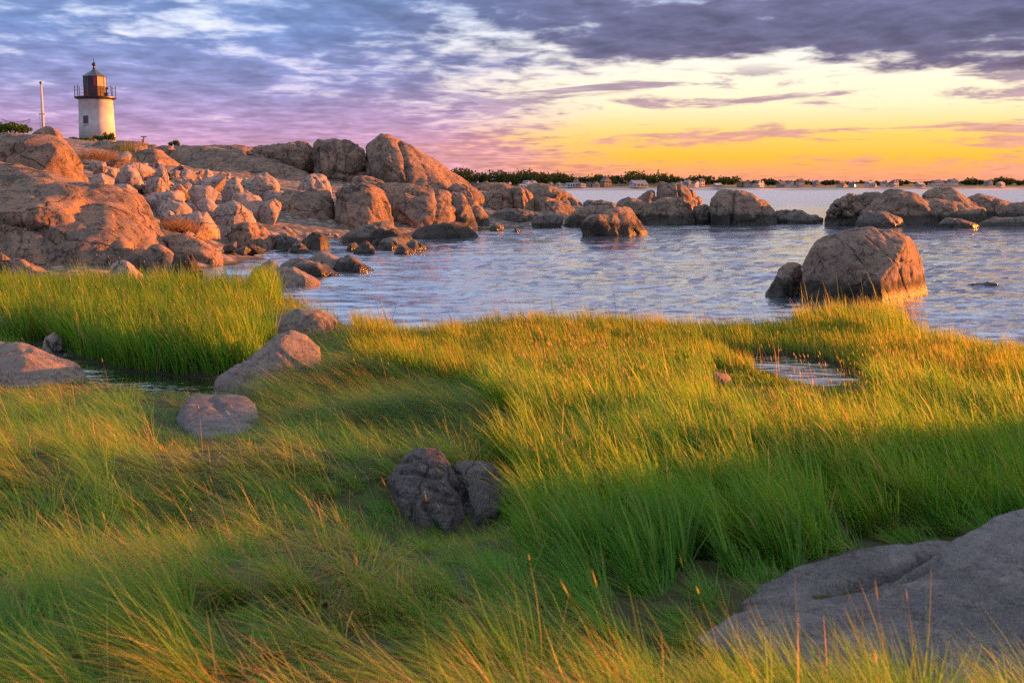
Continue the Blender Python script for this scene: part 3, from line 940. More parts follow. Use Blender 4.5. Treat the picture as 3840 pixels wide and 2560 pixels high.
# --- island on the right
rock('island_rock', 'craggy blocky left end of the right-hand rock island', 76, [[(3092, 842), (3098, 805), (3121, 788), (3127, 757), (3184, 731), (3206, 731), (3216, 780), (3212, 845), (3150, 846)]], T, 'boulder', res=48, sm=1, amp=1.9,
     cracks=[([(3130, 770), (3190, 790)], 4, 0.25), ([(3180, 735), (3195, 800)], 4, 0.25), ([(3120, 800), (3180, 820)], 4, 0.25), ([(3150, 760), (3160, 830)], 3, 0.2)])
rock('island_rock', 'flat-topped rear shoulder on the left of the right-hand island', 80, [[(3200, 740), (3241, 720), (3325, 719), (3345, 740), (3330, 790), (3220, 800)]], T, 'boulder', res=36, sm=2)
rock('island_rock', 'highest central ridge of the right-hand island, sloping right', 77, [[(3204, 842), (3225, 800), (3315, 722), (3355, 708), (3434, 728), (3500, 765), (3590, 820), (3600, 846), (3389, 850)]], T, 'boulder', res=56, sm=2, side=2.5, cracks=[([(3240, 790), (3330, 750), (3400, 755)], 5, 0.18), ([(3340, 800), (3400, 770), (3470, 790)], 6, 0.2)])
rock('island_rock', 'rounded dome standing behind the central ridge of the right-hand island', 84, [[(3455, 735), (3490, 712), (3520, 703), (3560, 705), (3628, 748), (3690, 790), (3500, 795)]], T, 'boulder', res=40, sm=2, side=2.0)
rock('island_rock', 'long brown slope right of the central ridge on the right-hand island', 78, [[(3430, 750), (3500, 745), (3610, 760), (3713, 788), (3700, 828), (3640, 846), (3520, 848)]], T, 'boulder', res=46, sm=2, side=2.4)
rock('island_rock', 'humped rock behind, on the right of the right-hand island', 88, [[(3600, 770), (3628, 738), (3668, 725), (3736, 742), (3799, 764), (3820, 795), (3640, 800)]], T, 'boulder', res=40, sm=2, cracks=[([(3732, 742), (3728, 780)], 4, 0.25)])
rock('island_rock', 'low rock at the right edge of the frame on the island', 79, [[(3728, 798), (3787, 765), (3840, 757), (3930, 752), (4050, 800), (4060, 845), (3760, 846)]], T, 'boulder', res=42, sm=2)
rock('washed_slab', 'smooth blue-grey slab at the front left of the right-hand island', 74, [[(3200, 846), (3225, 810), (3258, 794), (3326, 794), (3389, 822), (3395, 848), (3300, 852)]], M_DARK, 'slab', res=36, sm=2)
rock('washed_slab', 'low dark pointed slab at the front middle of the right-hand island', 73, [[(3505, 846), (3548, 819), (3600, 822), (3674, 842), (3660, 852), (3540, 854)]], M_DARK, 'slab', res=34, sm=2)
rock('washed_slab', 'dark low slab at the front right of the right-hand island', 75, [[(3660, 845), (3713, 812), (3780, 816), (3880, 818), (3960, 845), (3800, 850)]], M_DARK, 'slab', res=40, sm=2)
# --- the lone boulder near the marsh
rock('boulder', 'big lone boulder in shallow water with sunlit orange right face', 25.8,
     [[(3003, 1128, 0.2), (3008, 990, 0.5), (3041, 938, 0.6), (3060, 912, 0.7), (3098, 889, 0.9), (3167, 869, 1.1), (3258, 856, 1.2), (3355, 864, 1.3), (3412, 884, 1.5), (3440, 918, 1.8), (3459, 970, 2.0), (3467, 1033, 2.1), (3479, 1098, 1.7)]],
     M_BOULDER, 'boulder', res=86, sm=2, amp=0.5, facets=0, joints=3, auto=False, thick=1.2, seed=5,
     front=[(3372, 962, 0.25), (3300, 1050, -0.38), (3312, 1148, -0.35), (3312, 1180, -0.35), (3140, 1140, -0.02), (3020, 1130, 0.0), (3150, 1010, -0.05), (3080, 1000, 0.1), (3230, 1000, -0.2), (3060, 930, 0.3), (3260, 890, 0.5), (3395, 905, 0.75), (3200, 920, 0.25)],
     cracks=[([(3236, 885), (3226, 940), (3222, 965)], 6, -0.025), ([(3215, 962), (3270, 955)], 4, 0.03), ([(3150, 1060), (3200, 1010), (3260, 1010), (3300, 1060)], 12, 0.05), ([(3210, 970), (3270, 1000), (3300, 1030)], 7, 0.05), ([(3380, 960), (3370, 1080)], 5, 0.03), ([(3410, 930), (3420, 1060)], 5, 0.03)])
rock('boulder', 'small pointed rock close against left side of the lone boulder', 26.6, [[(2870, 1108, 0.3), (2893, 1075, 0.4), (2922, 1010, 0.5), (2956, 982, 0.55), (2984, 981, 0.6), (3006, 993, 0.8), (3014, 1110, 0.8)]], M_BOULDER, 'rock', res=40, sm=1, amp=0.9, auto=False, thick=0.6,
     front=[(2948, 990, 0.2), (2953, 1118, -0.25), (2953, 1145, -0.25), (2935, 1125, -0.1)])
rock('washed_slab', 'barely emerging dark rock in the water right of the lone boulder', 30.0, [[(3610, 1070), (3650, 1060), (3700, 1056), (3760, 1062), (3790, 1070), (3700, 1074)]], M_DARK, 'rock', res=28, sm=2, amp=1.2)
# --- shore rocks on the left of the cove
D_ = M_DARK
rock('shore_rock', 'brown boulder at the left edge beside the marsh, behind the grass', 29.5, [[(-80, 1010), (0, 950), (40, 972), (60, 1010), (40, 1090), (-80, 1090)]], G, 'rock', res=34, sm=2, base=-0.3)
rock('shore_rock', 'pink sloping boulder resting below the whale-backed boulder, behind marsh grass', 29, [[(5, 1040), (45, 970), (82, 976), (163, 1014), (220, 1045), (280, 1085), (200, 1110), (40, 1110)]], G, 'rock', res=40, sm=2, base=-0.3, cracks=[([(60, 985), (140, 1030), (165, 1080)], 4, 0.1)])
rock('shore_rock', 'pale pinkish pointed stone leaning on the whale-backed boulder', 29.5, [[(404, 1040), (424, 988), (450, 978), (478, 984), (492, 1005), (548, 1045), (530, 1085), (416, 1085)]], M_RUB, 'rock', res=36, sm=2, base=-0.3)
rock('shore_rock', 'dark blue-grey rock at right toe of the whale-backed boulder', 32.5, [[(640, 1000), (655, 943), (690, 942), (718, 957), (766, 1024), (720, 1040), (650, 1042)]], T, 'rock', res=36, sm=2, base=-0.4, cracks=[([(712, 960), (745, 1020)], 5, 0.08)])
rock('shore_rock', 'long tilted pinkish slab pointing into the water', 37, [[(606, 890), (640, 864), (694, 877), (775, 913), (842, 950), (838, 964), (795, 972), (700, 955), (640, 935)]], M_GRAN, 'slab', res=44, sm=1, base=-0.5, rec=1.6, bul=0.05, side=0.3, amp=0.7)
rock('shore_rock', 'large rounded brown shore boulder with dark base', 47, [[(845, 900), (860, 858), (901, 831), (962, 838), (1015, 873), (1032, 903), (1025, 935), (940, 938), (860, 925)]], G, 'boulder', res=44, sm=2, base=-0.4, side=1.3, cracks=[([(890, 860), (970, 870), (1000, 900)], 4, 0.08)])
rock('shore_rock', 'grey leaning rock between the rounded shore boulder and the pyramid', 48, [[(1025, 935), (1035, 885), (1075, 872), (1115, 885), (1130, 930), (1090, 948)]], D_, 'rock', res=32, sm=2)
rock('shore_rock', 'dark angular boulder with orange right side on the shore', 47.5, [[(1128, 905), (1166, 871), (1213, 870), (1228, 900), (1242, 940), (1190, 950), (1135, 945)]], M_GRAN_T, 'rock', res=36, sm=1, side=1.0, amp=1.2)
rock('shore_rock', 'small brown pyramid rock before the dark angular boulder', 45.5, [[(1085, 944), (1106, 904), (1125, 908), (1164, 944), (1120, 952)]], D_, 'rock', res=28, sm=1)
rock('shore_rock', 'smooth dark slab below the split boulder', 53, [[(1262, 890), (1329, 856), (1420, 832), (1462, 832), (1496, 860), (1480, 895), (1380, 900)]], D_, 'slab', res=44, sm=2)
rock('shore_rock', 'brown hollow-sided rock right of the dark slab', 50, [[(1392, 905), (1400, 870), (1431, 850), (1472, 852), (1548, 897), (1500, 915), (1420, 918)]], T, 'rock', res=40, sm=2, amp=1.3)
rock('shore_rock', 'flat grey oval stone at waters edge', 47, [[(1417, 922), (1439, 896), (1492, 885), (1522, 902), (1515, 928), (1460, 932)]], D_, 'rock', res=30, sm=2)
rock('shore_rock', 'small grey stone in the water below the flat oval stone', 44, [[(1478, 952), (1494, 914), (1520, 920), (1556, 945), (1530, 954)]], D_, 'rock', res=28, sm=2)
rock('shore_rock', 'dark rough stone with wet glint, right of the oval stone', 46, [[(1510, 930), (1545, 899), (1575, 910), (1602, 934), (1550, 940)]], D_, 'rock', res=28, sm=1, amp=1.5)
rock('shore_rock', 'grey triangular stone standing in the cove shallows', 44, [[(1322, 952), (1350, 915), (1374, 902), (1390, 915), (1414, 950), (1370, 956)]], T, 'rock', res=30, sm=2)
rock('shore_rock', 'small round stone left of the grey triangular stone', 46, [[(1297, 936), (1310, 915), (1330, 908), (1348, 925), (1340, 938)]], D_, 'rock', res=26, sm=2)
rock('shore_rock', 'low smooth rock awash at the foot of the whaleback boulder', 58, [[(1515, 885), (1574, 855), (1676, 832), (1729, 834), (1800, 884), (1700, 890), (1580, 892)]], T, 'slab', res=46, sm=4, amp=0.6)
rock('shore_rock', 'dark rounded toe rock at the headland tip', 67, [[(1832, 862), (1855, 834), (1886, 842), (1896, 872), (1850, 878)]], D_, 'rock', res=26, sm=2)
rock('shore_rock', 'tiny dark rock off the headland tip', 66, [[(1918, 872), (1937, 853), (1950, 866), (1940, 876)]], D_, 'rock', res=22, sm=2)
rock('shore_rock', 'dark rock just breaking the water below the slanted rock', 54, [[(2162, 918), (2188, 902), (2215, 901), (2246, 912), (2200, 920)]], D_, 'rock', res=26, sm=2)
rock('cove_rock', 'brown hump, leftmost of the five rocks in the near cove', 31.5, [[(925, 1062), (954, 1009), (1011, 972), (1046, 1001), (1040, 1055), (980, 1070)]], D_, 'rock', res=36, sm=2)
rock('cove_rock', 'pale smooth front rock of the five in the near cove', 30, [[(955, 1060), (1015, 1002), (1105, 1004), (1160, 1030), (1204, 1054), (1090, 1072), (1000, 1072)]], M_POOL, 'rock', res=44, sm=2, base=-0.5)
rock('cove_rock', 'dark wet ridge-backed rock in the middle of the near cove five', 33, [[(1035, 1005), (1084, 959), (1137, 970), (1215, 996), (1278, 1034), (1200, 1044), (1080, 1035)]], D_, 'rock', res=44, sm=2, amp=1.3)
rock('cove_rock', 'grey slanting slab at the back of the near cove five', 35.5, [[(1130, 985), (1203, 944), (1268, 963), (1316, 1006), (1250, 1018), (1150, 1010)]], M_POOL, 'rock', res=38, sm=2, base=-0.5)
rock('cove_rock', 'dark rock with bright wet tip, rightmost of the near cove five', 35, [[(1255, 985), (1305, 956), (1337, 967), (1408, 1018), (1330, 1024), (1270, 1012)]], D_, 'rock', res=36, sm=2, amp=1.2)
# --- rocks in the marsh grass
A_ = M_POOL
rock('marsh_rock', 'tall grey-brown rock leaning beside the dark grass pool', 14.4, [[(755, 1462), (800, 1430), (900, 1368), (980, 1305), (1040, 1258), (1092, 1237), (1150, 1255), (1205, 1300), (1210, 1400), (1060, 1485), (850, 1482)]], A_, 'boulder', res=64, sm=2, amp=0.5, foot=True, base=-0.3, rec=0.9, bul=0.1, thick=0.6, side=0.3, cracks=[([(940, 1345), (955, 1400), (930, 1440)], 5, 0.012)])
rock('marsh_rock', 'rounded rock half hidden in grass behind the leaning pool rock', 19.2, [[(1012, 1255), (1038, 1192), (1100, 1160), (1200, 1158), (1265, 1200), (1240, 1290), (1060, 1290)]], A_, 'rock', res=44, sm=2, amp=0.6, foot=True, base=-0.2)
rock('marsh_rock', 'brown humped rock at the left edge above golden grass', 13.6, [[(-260, 1330), (-100, 1285), (0, 1282), (70, 1284), (135, 1306), (200, 1345), (280, 1362), (335, 1425), (300, 1500), (0, 1510), (-260, 1500)]], M_POOL, 'boulder', res=64, sm=2, amp=0.6, foot=True, base=0.0, rec=1.2, thick=0.8, bul=0.15, side=0.5, cracks=[([(100, 1310), (180, 1370), (290, 1400)], 4, 0.015)])
rock('marsh_rock', 'grey rock at the left edge behind the brown humped rock', 18.5, [[(-200, 1200), (-60, 1172), (0, 1180), (42, 1215), (72, 1275), (40, 1300), (-200, 1300)]], M_FORE, 'rock', res=40, sm=2, amp=0.6, foot=True, base=-0.2)
rock('marsh_rock', 'small whitish stone at the pool edge on the left', 17.8, [[(158, 1305), (168, 1266), (200, 1243), (228, 1268), (240, 1308), (200, 1316)]], M_RUB, 'stone', res=30, sm=2, foot=True, base=-0.2)
rock('marsh_rock', 'flat pale grey slab between golden grass and the pool', 10.4, [[(640, 1495), (700, 1482), (800, 1478), (905, 1480), (955, 1510), (985, 1600), (900, 1650), (740, 1640), (660, 1580)]], M_FORE, 'slab', res=54, sm=2, amp=0.3, foot=True, base=-0.1, rec=1.7, thick=0.15, bul=0.0, side=0.1, cracks=[([(800, 1520), (860, 1570), (950, 1560)], 5, 0.015)])
rock('marsh_rock', 'dark fractured rock with deep cracks in the middle of the grass', 7.1,
     [[(1448, 1810), (1465, 1752), (1500, 1732), (1528, 1686), (1560, 1678), (1652, 1680), (1682, 1730), (1690, 1800), (1738, 1856), (1752, 1970), (1700, 2040), (1540, 2040), (1490, 1950)],
      dict(o=[(1702, 1748), (1722, 1730), (1850, 1733), (1905, 1760), (1925, 1870), (1880, 1960), (1775, 1960), (1745, 1850)], D=7.25, rec=0.45)],
     M_CHAR, 'boulder', res=66, sm=1, amp=0.38, facets=7, joints=4, foot=True, base=0.2, rec=0.55, bul=0.08, thick=0.35, side=0.1, seed=3,
     cracks=[([(1500, 1770), (1560, 1772), (1600, 1785), (1660, 1790)], 7, 0.03), ([(1690, 1735), (1694, 1800), (1740, 1850), (1762, 1940)], 8, 0.06), ([(1500, 1735), (1540, 1725)], 7, 0.03), ([(1610, 1830), (1690, 1860)], 6, 0.02), ([(1710, 1775), (1800, 1775), (1880, 1790)], 6, 0.02), ([(1540, 1800), (1580, 1840)], 6, 0.015), ([(1600, 1900), (1640, 2000)], 16, 0.06)])
rock('marsh_rock', 'large smooth grey slab at the bottom right corner with ledge and hollow', 4.3,
     [dict(o=[(2590, 2392), (2700, 2335), (2830, 2287), (3050, 2230), (3300, 2192), (3420, 2260), (3420, 2560), (2900, 2500)], D=4.0, rec=1.35, bul=0.03, thick=0.15, side=0.1),
      dict(o=[(3180, 2330), (3330, 2200), (3490, 2130), (3560, 2045), (3680, 1962), (3750, 1920), (3840, 1905), (4300, 1870), (4700, 2000), (4700, 2700), (3840, 2640), (3250, 2560)], D=4.0, rec=2.0, bul=0.05, thick=0.25, side=0.25),
      dict(o=[(2785, 2265), (2880, 2166), (3000, 2118), (3100, 2108), (3300, 2050), (3500, 2026), (3580, 2030), (3620, 2080), (3480, 2150), (3050, 2240), (2840, 2300)], D=4.95, rec=0.9, bul=0.0, thick=0.15, side=0.2)],
     M_FORE, 'boulder', res=84, sm=2, amp=0.35, facets=0, joints=2, foot=True, base=0.35, seed=8,
     cracks=[([(3060, 2214), (3250, 2182), (3400, 2150), (3510, 2100)], 20, 0.06), ([(3500, 2020), (3600, 1985), (3720, 1960)], 8, 0.02), ([(3000, 2140), (3100, 2165), (3200, 2150)], 8, 0.012)])
rock('marsh_rock', 'small round brown stone in golden grass left of the bright pool', 14.2, [[(2500, 1400), (2510, 1382), (2545, 1372), (2580, 1380), (2595, 1410), (2550, 1425)]], M_POOL, 'stone', res=28, sm=2, foot=True, base=0.0)
rock('marsh_rock', 'low long brown stone in golden grass nearest the bright pool', 13.9, [[(2610, 1405), (2630, 1394), (2690, 1395), (2740, 1408), (2745, 1430), (2620, 1432)]], M_POOL, 'stone', res=30, sm=2, foot=True, base=0.0)

# --- rubble slope: large stones by hand, the rest scattered
R_ = M_RUB
BIGRUB = [
    ('large pinkish angular stone at the top of the rubble slope', 56, [(425, 690), (435, 640), (470, 620), (515, 632), (538, 668), (545, 708), (490, 690)]),
    ('upright pale orange slab standing on the rubble', 57, [(578, 650), (590, 618), (607, 610), (625, 640), (634, 665), (600, 668)]),
    ('pink heart-shaped flat-faced stone in the upper rubble', 53, [(540, 680), (555, 662), (605, 664), (628, 690), (600, 720), (580, 722)]),
    ('bright orange stone beside the dry brush', 62, [(330, 620), (335, 604), (395, 606), (405, 640), (380, 645), (345, 635)]),
    ('broad tan stone lying low in the middle of the rubble', 48, [(530, 755), (560, 725), (640, 715), (695, 722), (700, 750), (620, 768)]),
    ('grey peaked stone, left of two in mid rubble', 46.5, [(585, 795), (600, 760), (650, 745), (690, 752), (720, 790), (700, 810), (620, 812)]),
    ('pale grey peaked stone, right of two in mid rubble', 50, [(720, 780), (755, 742), (790, 738), (820, 780), (790, 795)]),
    ('large pale blue-grey boulder at the rubble foot', 48, [(790, 810), (820, 765), (865, 742), (905, 770), (945, 800), (960, 830), (880, 850), (810, 840)]),
    ('wide grey stone with pink edge above the tilted slab', 43, [(625, 850), (640, 812), (730, 795), (775, 790), (800, 840), (830, 870), (760, 900), (680, 880)]),
    ('small orange block wedged beside the whale-backed boulder', 44, [(600, 815), (605, 790), (630, 785), (660, 803), (650, 822)]),
    ('pale pink rounded stone in the right of the rubble', 58, [(860, 770), (875, 722), (920, 720), (970, 735), (1000, 765), (960, 780)]),
    ('pink pale stone with flat lit face in upper middle rubble', 60, [(655, 710), (680, 678), (720, 672), (735, 700), (700, 722)]),
    ('large pale stone, right of the pink flat-faced stone', 59, [(830, 715), (850, 680), (890, 672), (915, 715), (870, 728)]),
    ('flat grey stone low in the rubble, centre', 55, [(700, 720), (720, 697), (790, 697), (820, 722), (770, 735)]),
    ('orange rounded boulder behind the rubble, below the ridge', 68, [(940, 690), (960, 648), (1000, 645), (1040, 680), (1050, 700), (980, 705)]),
    ('grey rounded boulder behind the rubble, left of the perched boulder', 69, [(900, 705), (905, 675), (945, 668), (985, 690), (1000, 712), (940, 718)]),
    ('dark brown low stone below the perched boulder', 66, [(985, 740), (1000, 715), (1060, 715), (1080, 740), (1030, 750)]),
    ('pale wedge stone just left of the split boulder', 58, [(960, 790), (985, 760), (1030, 745), (1060, 765), (1020, 800)]),
    ('pink pair stone next to blocky brown boulder', 50, [(335, 690), (345, 655), (385, 650), (430, 672), (425, 695), (370, 700)]),
    ('pale pink long stone behind whale-backed boulder', 47, [(400, 725), (420, 690), (480, 690), (515, 712), (520, 735), (450, 735)]),
]
for lab, d_, ol in BIGRUB:
    rock('rubble_stone', lab, d_, [ol], R_, 'stone', res=34, sm=0, amp=0.8, facets=9, joints=2, base=float(ground_z(*at(ol[0][0], ol[0][1], d_)[:2])[0]) - 0.5)


def stone_proto(seed, flat=0.75):
    """angular block: convex hull with softened edges"""
    r = np.random.default_rng(seed)
    p = r.uniform(-1, 1, (11, 3))
    p /= (np.abs(p) ** 3).sum(1, keepdims=True) ** (1 / 3)
    p *= r.uniform(0.72, 1.0, (11, 1)) * np.array([1, 0.8, flat])
    bm = hull_mesh(p * 0.5)
    bmesh.ops.dissolve_limit(bm, angle_limit=0.22, verts=bm.verts, edges=bm.edges)
    bmesh.ops.bevel(bm, geom=list(bm.edges), offset=0.035, segments=2, profile=0.6, affect='EDGES', clamp_overlap=True)
    me = bpy.data.meshes.new('rubble_stone')
    bm.to_mesh(me)
    bm.free()
    me.polygons.foreach_set('use_smooth', np.ones(len(me.polygons), bool))
    me.set_sharp_from_angle(angle=R(38))
    return me


protos = [stone_proto(s_, f_) for s_, f_ in zip(range(300, 312), [0.6, 0.8, 0.7, 0.9, 0.55, 0.75, 0.85, 0.65, 0.8, 0.7, 0.6, 0.9])]
for pm in protos:
    pm.materials.append(M_RUB)
dark_protos = [pm.copy() for pm in protos[:6]]
for pm in dark_protos:
    pm.materials[0] = M_DARK
RUBP = [(330, 670), (420, 640), (560, 630), (700, 650), (860, 660), (1010, 690), (1090, 712), (1000, 735), (930, 785), (890, 850), (850, 910), (720, 900), (640, 850), (560, 760), (450, 715)]



LANDMARKS = [(o.name, o['label'], Vector(o.location)) for o in sc.objects if o.type == 'MESH' and 'category' in o]
USED = {}


def describe(X, Y, Z, s_, kind, where):
    """a label that places a stone next to a named neighbour"""
    best = min(LANDMARKS, key=lambda t: (t[2].x - X) ** 2 + 0.5 * (t[2].y - Y) ** 2)
    dx, dy = X - best[2].x, Y - best[2].y
    rel = ('right of' if dx > 0 else 'left of') if abs(dx) > 0.6 * abs(dy) else ('behind' if dy > 0 else 'in front of')
    short = ' '.join(best[1].replace(',', '').split()[:4])
    for stop in (' at', ' in', ' with', ' by', ' of', ' and', ' the', ' on', ' just', ' standing', ' lying', ' beside', ' left', ' above', ' behind', ' from', ' right', ' a', ' low', ' left', ' close', ' half'):
        while short.endswith(stop):
            short = short[:-len(stop)]
    sz = ['tiny', 'small', 'middling', 'large'][int(np.digitize(s_, [0.55, 0.8, 1.15]))]
    return f'{sz} {kind} {where} {rel} the {short}'


def settle_labels():
    """stones that share a description are told apart by their order from the left"""
    by = {}
    for o in STONES:
        by.setdefault(o['label'], []).append(o)
    names = ['leftmost', 'second from left', 'third from left', 'fourth from left', 'fifth from left', 'sixth from left']
    for lab, os_ in by.items():
        if len(os_) > 1:
            for k, o in enumerate(sorted(os_, key=lambda o: o.location.x / o.location.y)):
                t_ = f'{lab}, {names[min(k, 5)]}'
                o['label'] = t_ if len(t_.split()) <= 16 else t_.replace(' in the rubble', '').replace(' at the waterline', '')


STONES = []
KINDS = ['flat pale stone', 'rounded pinkish stone', 'angular pale stone', 'blocky grey-pink stone', 'thin flat stone', 'angular pinkish stone', 'blocky pale stone', 'flat pinkish stone', 'rounded pale stone', 'angular grey stone', 'flat grey stone', 'blocky stone']


def scatter(n, poly_px, Dlo, Dhi, smin, smax, meshes, where, group, name='rubble_stone', cat='stone', sink=0.25, sd=1, dark=False):
    r = np.random.default_rng(sd)
    Yc = r.uniform(Dlo, Dhi, 12000)
    Xc = r.uniform(-0.5, 0.1, 12000) * Yc
    Zc = ground_z(Xc, Yc)
    qx, qy = pix(np.stack([Xc, Yc, Zc], -1))
    ok = inpoly(qx, qy, poly_px)
    placed = []
    for X, Y, Z in zip(Xc[ok], Yc[ok], Zc[ok]):
        if len(placed) >= n:
            break
        s_ = smin * (smax / smin) ** (r.random() ** 2.0)
        if any((X - a) ** 2 + (Y - b) ** 2 < (0.40 * (s_ + c)) ** 2 for a, b, c in placed):
            continue
        placed.append((X, Y, s_))
        mi = int(r.integers(len(meshes)))
        o = bpy.data.objects.new(name, meshes[mi])
        sc.collection.objects.link(o)
        o.location = (X, Y, Z + s_ * sink)
        o.rotation_euler = (r.normal(0, 0.45), r.normal(0, 0.45), r.uniform(0, 6.28))
        o.scale = (s_ * r.uniform(0.9, 1.75), s_ * r.uniform(0.8, 1.1), s_ * r.uniform(0.5, 1.15))
        kd = KINDS[mi] if not dark else KINDS[mi].split()[0] + ' dark wet stone'
        tag(o, describe(X, Y, Z, s_, kd, where), cat, group)
        STONES.append(o)


scatter(230, RUBP, 38, 92, 0.36, 2.0, protos, 'in the rubble', 'rubble stones on the headland slope', sd=4)
scatter(70, [(880, 800), (960, 745), (1110, 715), (1140, 745), (1000, 800), (930, 850), (960, 880), (1290, 880), (1300, 905), (900, 905)], 44, 74, 0.25, 0.75, protos, 'in the rubble', 'rubble stones on the headland slope', sd=9)
scatter(26, [(700, 960), (860, 930), (1130, 930), (1290, 900), (1330, 945), (1120, 965), (860, 975)], 36, 60, 0.3, 0.9, dark_protos, 'at the waterline', 'wet stones along the cove', 'wet_stone', sd=6, dark=True)
settle_labels()
# ------------------------------------------------------------------ lighthouse
M_WHITE = plain('white_painted_brick', (0.50, 0.52, 0.56), 0.65, 0.3, 0.16, 1.1)
M_BLACK = plain('black_iron', (0.022, 0.022, 0.024), 0.45, 0.5, 0.3, 4)
M_BROWN = plain('brown_lantern_panel', (0.055, 0.03, 0.024), 0.5, 0.4, 0.3, 4)
M_SLATE = plain('dark_lantern_roof', (0.05, 0.075, 0.085), 0.45, 0.5, 0.2, 4)
M_REDROOF = plain('red_roof_shingle', (0.33, 0.05, 0.035), 0.8, 0.2, 0.25, 6)
M_POLE = plain('weathered_pole_paint', (0.50, 0.44, 0.42), 0.6, 0.3, 0.1, 3)
M_WOOD = plain('grey_driftwood', (0.24, 0.19, 0.15), 0.85, 0.2, 0.3, 9)


def glass_mat(name, col, rough=0.08, tr=0.35):
    m, n, out = new_mat(name)
    p = n.node('ShaderNodeBsdfPrincipled')
    p.inputs['Base Color'].default_value = (*col, 1)
    p.inputs['Roughness'].default_value = rough
    p.inputs['Specular IOR Level'].default_value = 0.6
    t = n.node('ShaderNodeBsdfTransparent')
    mx = n.node('ShaderNodeMixShader')
    mx.inputs[0].default_value = tr
    n.t.links.new(p.outputs[0], mx.inputs[1])
    n.t.links.new(t.outputs[0], mx.inputs[2])
    n.t.links.new(mx.outputs[0], out.inputs[0])
    return m


M_PANE = glass_mat('lantern_glass', (0.02, 0.02, 0.025), tr=0.12)
M_REDPANE = glass_mat('red_lantern_glass', (0.45, 0.03, 0.05), tr=0.2)
M_LITGLASS = glass_mat('painted_lit_amber', (0.55, 0.42, 0.22), tr=0.15)  # amber of the lit side put into the glass colour; lens shares it


def build_lighthouse():
    LY = 180.0
    c0 = at(363, 532, LY)
    zb = float(ground_z(c0[0], c0[1])[0]) - 0.6
    zd = at(358, 368, LY)[2]
    cx = at(358, 368, LY)[0]
    root = tag(link('lighthouse', None, loc=(cx, LY, zb)), 'white round lighthouse tower with black lantern room on the headland', 'lighthouse')
    H = zd - zb
    MB().lathe([(2.72, 0), (2.62, H * 0.5), (2.52, H - 0.15), (2.58, H - 0.12), (2.58, H)], 64).build('tower', M_WHITE, root, True)
    win = MB().box((0, 0, 0), (1.0, 0.35, 1.45)).build('window', M_WHITE, root, loc=(-0.72, -2.44, H * 0.52))
    MB().box((0, -0.18, 0), (0.78, 0.06, 1.2)).build('pane', plain('dark_window_glass', (0.06, 0.05, 0.055), 0.2, 0.6), win)
    MB().box((0, -0.20, -0.70), (1.1, 0.2, 0.1)).build('sill', M_WHITE, win)
    MB().box((0, -0.225, 0), (0.05, 0.04, 1.2)).build('mullion', M_BROWN, win)
    deck = MB().lathe([(2.5, -0.32), (3.06, -0.1), (3.12, 0), (3.12, 0.12), (2.9, 0.13)], 48).build('gallery_deck', M_BLACK, root, loc=(0, 0, H))
    rail = MB()
    for zz in (0.55, 1.05, 1.55):
        ring = [(3.0 * math.cos(a), 3.0 * math.sin(a), zz) for a in np.linspace(0, 2 * math.pi, 41)]
        rail.tube(ring, 0.022, n=5)
    rail.build('railing', M_BLACK, root, loc=(0, 0, H))
    for k in range(10):
        a = 2 * math.pi * (k + 0.45) / 10
        p = MB().tube([(0, 0, 0.05), (0, 0, 1.7)], 0.06, 0.05, 6)
        p.lathe([(0.02, 1.66), (0.09, 1.74), (0.02, 1.84)], 8)
        p.build('railing_post', M_BLACK, root, loc=(3.0 * math.cos(a), 3.0 * math.sin(a), H))
    MB().box((0, 0, 0.35), (0.45, 0.4, 0.5)).box((0.0, 0.0, 0.9), (0.15, 0.15, 0.6)).box((0.1, 0, 1.25), (0.4, 0.2, 0.25)).build('fog_signal', M_BLACK, root, loc=(2.2, -1.3, H + 0.1))
    rot = math.radians(22.5 + 8)
    RR = 1.66
    ap = RR * math.cos(math.pi / 8)
    sw = 2 * RR * math.sin(math.pi / 8)
    lan = tag(link('lantern_room', None, parent=root, loc=(0, 0, H + 0.12)))
    for k in range(8):
        a = rot + math.pi / 8 + k * math.pi / 4
        ca, sa = math.cos(a), math.sin(a)
        MB().box((ap * ca, ap * sa, 0.76), (sw - 0.02, 0.06, 1.5), a + math.pi / 2).build('parapet_panel', M_BROWN, lan)
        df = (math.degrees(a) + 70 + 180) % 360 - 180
        mt = M_LITGLASS if 15 < df < 85 else M_PANE  # right-hand panes take the painted lit amber, the others stay dark
        if -30 < df <= 15:
            MB().box((0, 0, 0), (sw * 0.34, 0.05, 1.4), a + math.pi / 2).build('red_pane', M_REDPANE, lan, loc=((ap + 0.03) * ca - sw * 0.28 * sa, (ap + 0.03) * sa + sw * 0.28 * ca, 2.28))
        MB().box((ap * ca, ap * sa, 2.28), (sw - 0.02, 0.035, 1.5), a + math.pi / 2).build('pane', mt, lan)
        b = rot + k * math.pi / 4
        MB().box((RR * math.cos(b), RR * math.sin(b), 1.53), (0.12, 0.12, 3.06), b).build('mullion', M_BLACK, lan)
    MB().lathe([(RR + 0.02, 1.47), (RR + 0.06, 1.49), (RR + 0.06, 1.57), (RR + 0.02, 1.59)], 8, rot=rot).build('sill_ring', M_BLACK, lan)
    MB().lathe([(0.30, 0.2), (0.30, 1.3), (0.42, 1.5), (0.45, 2.2), (0.25, 2.6)], 16).build('lens', M_LITGLASS, lan, True)
    rf = MB().lathe([(RR + 0.16, 3.04), (RR + 0.18, 3.12), (0.30, 4.15), (0.22, 4.25)], 8, rot=rot).build('lantern_roof', M_SLATE, root, loc=(0, 0, H + 0.12))
    MB().lathe([(0.22, 4.2), (0.14, 4.6), (0.16, 4.7), (0.32, 4.85), (0.34, 5.0), (0.22, 5.2), (0.06, 5.3), (0.03, 5.9)], 16).build('ventilator_ball', M_BLACK, rf, True)


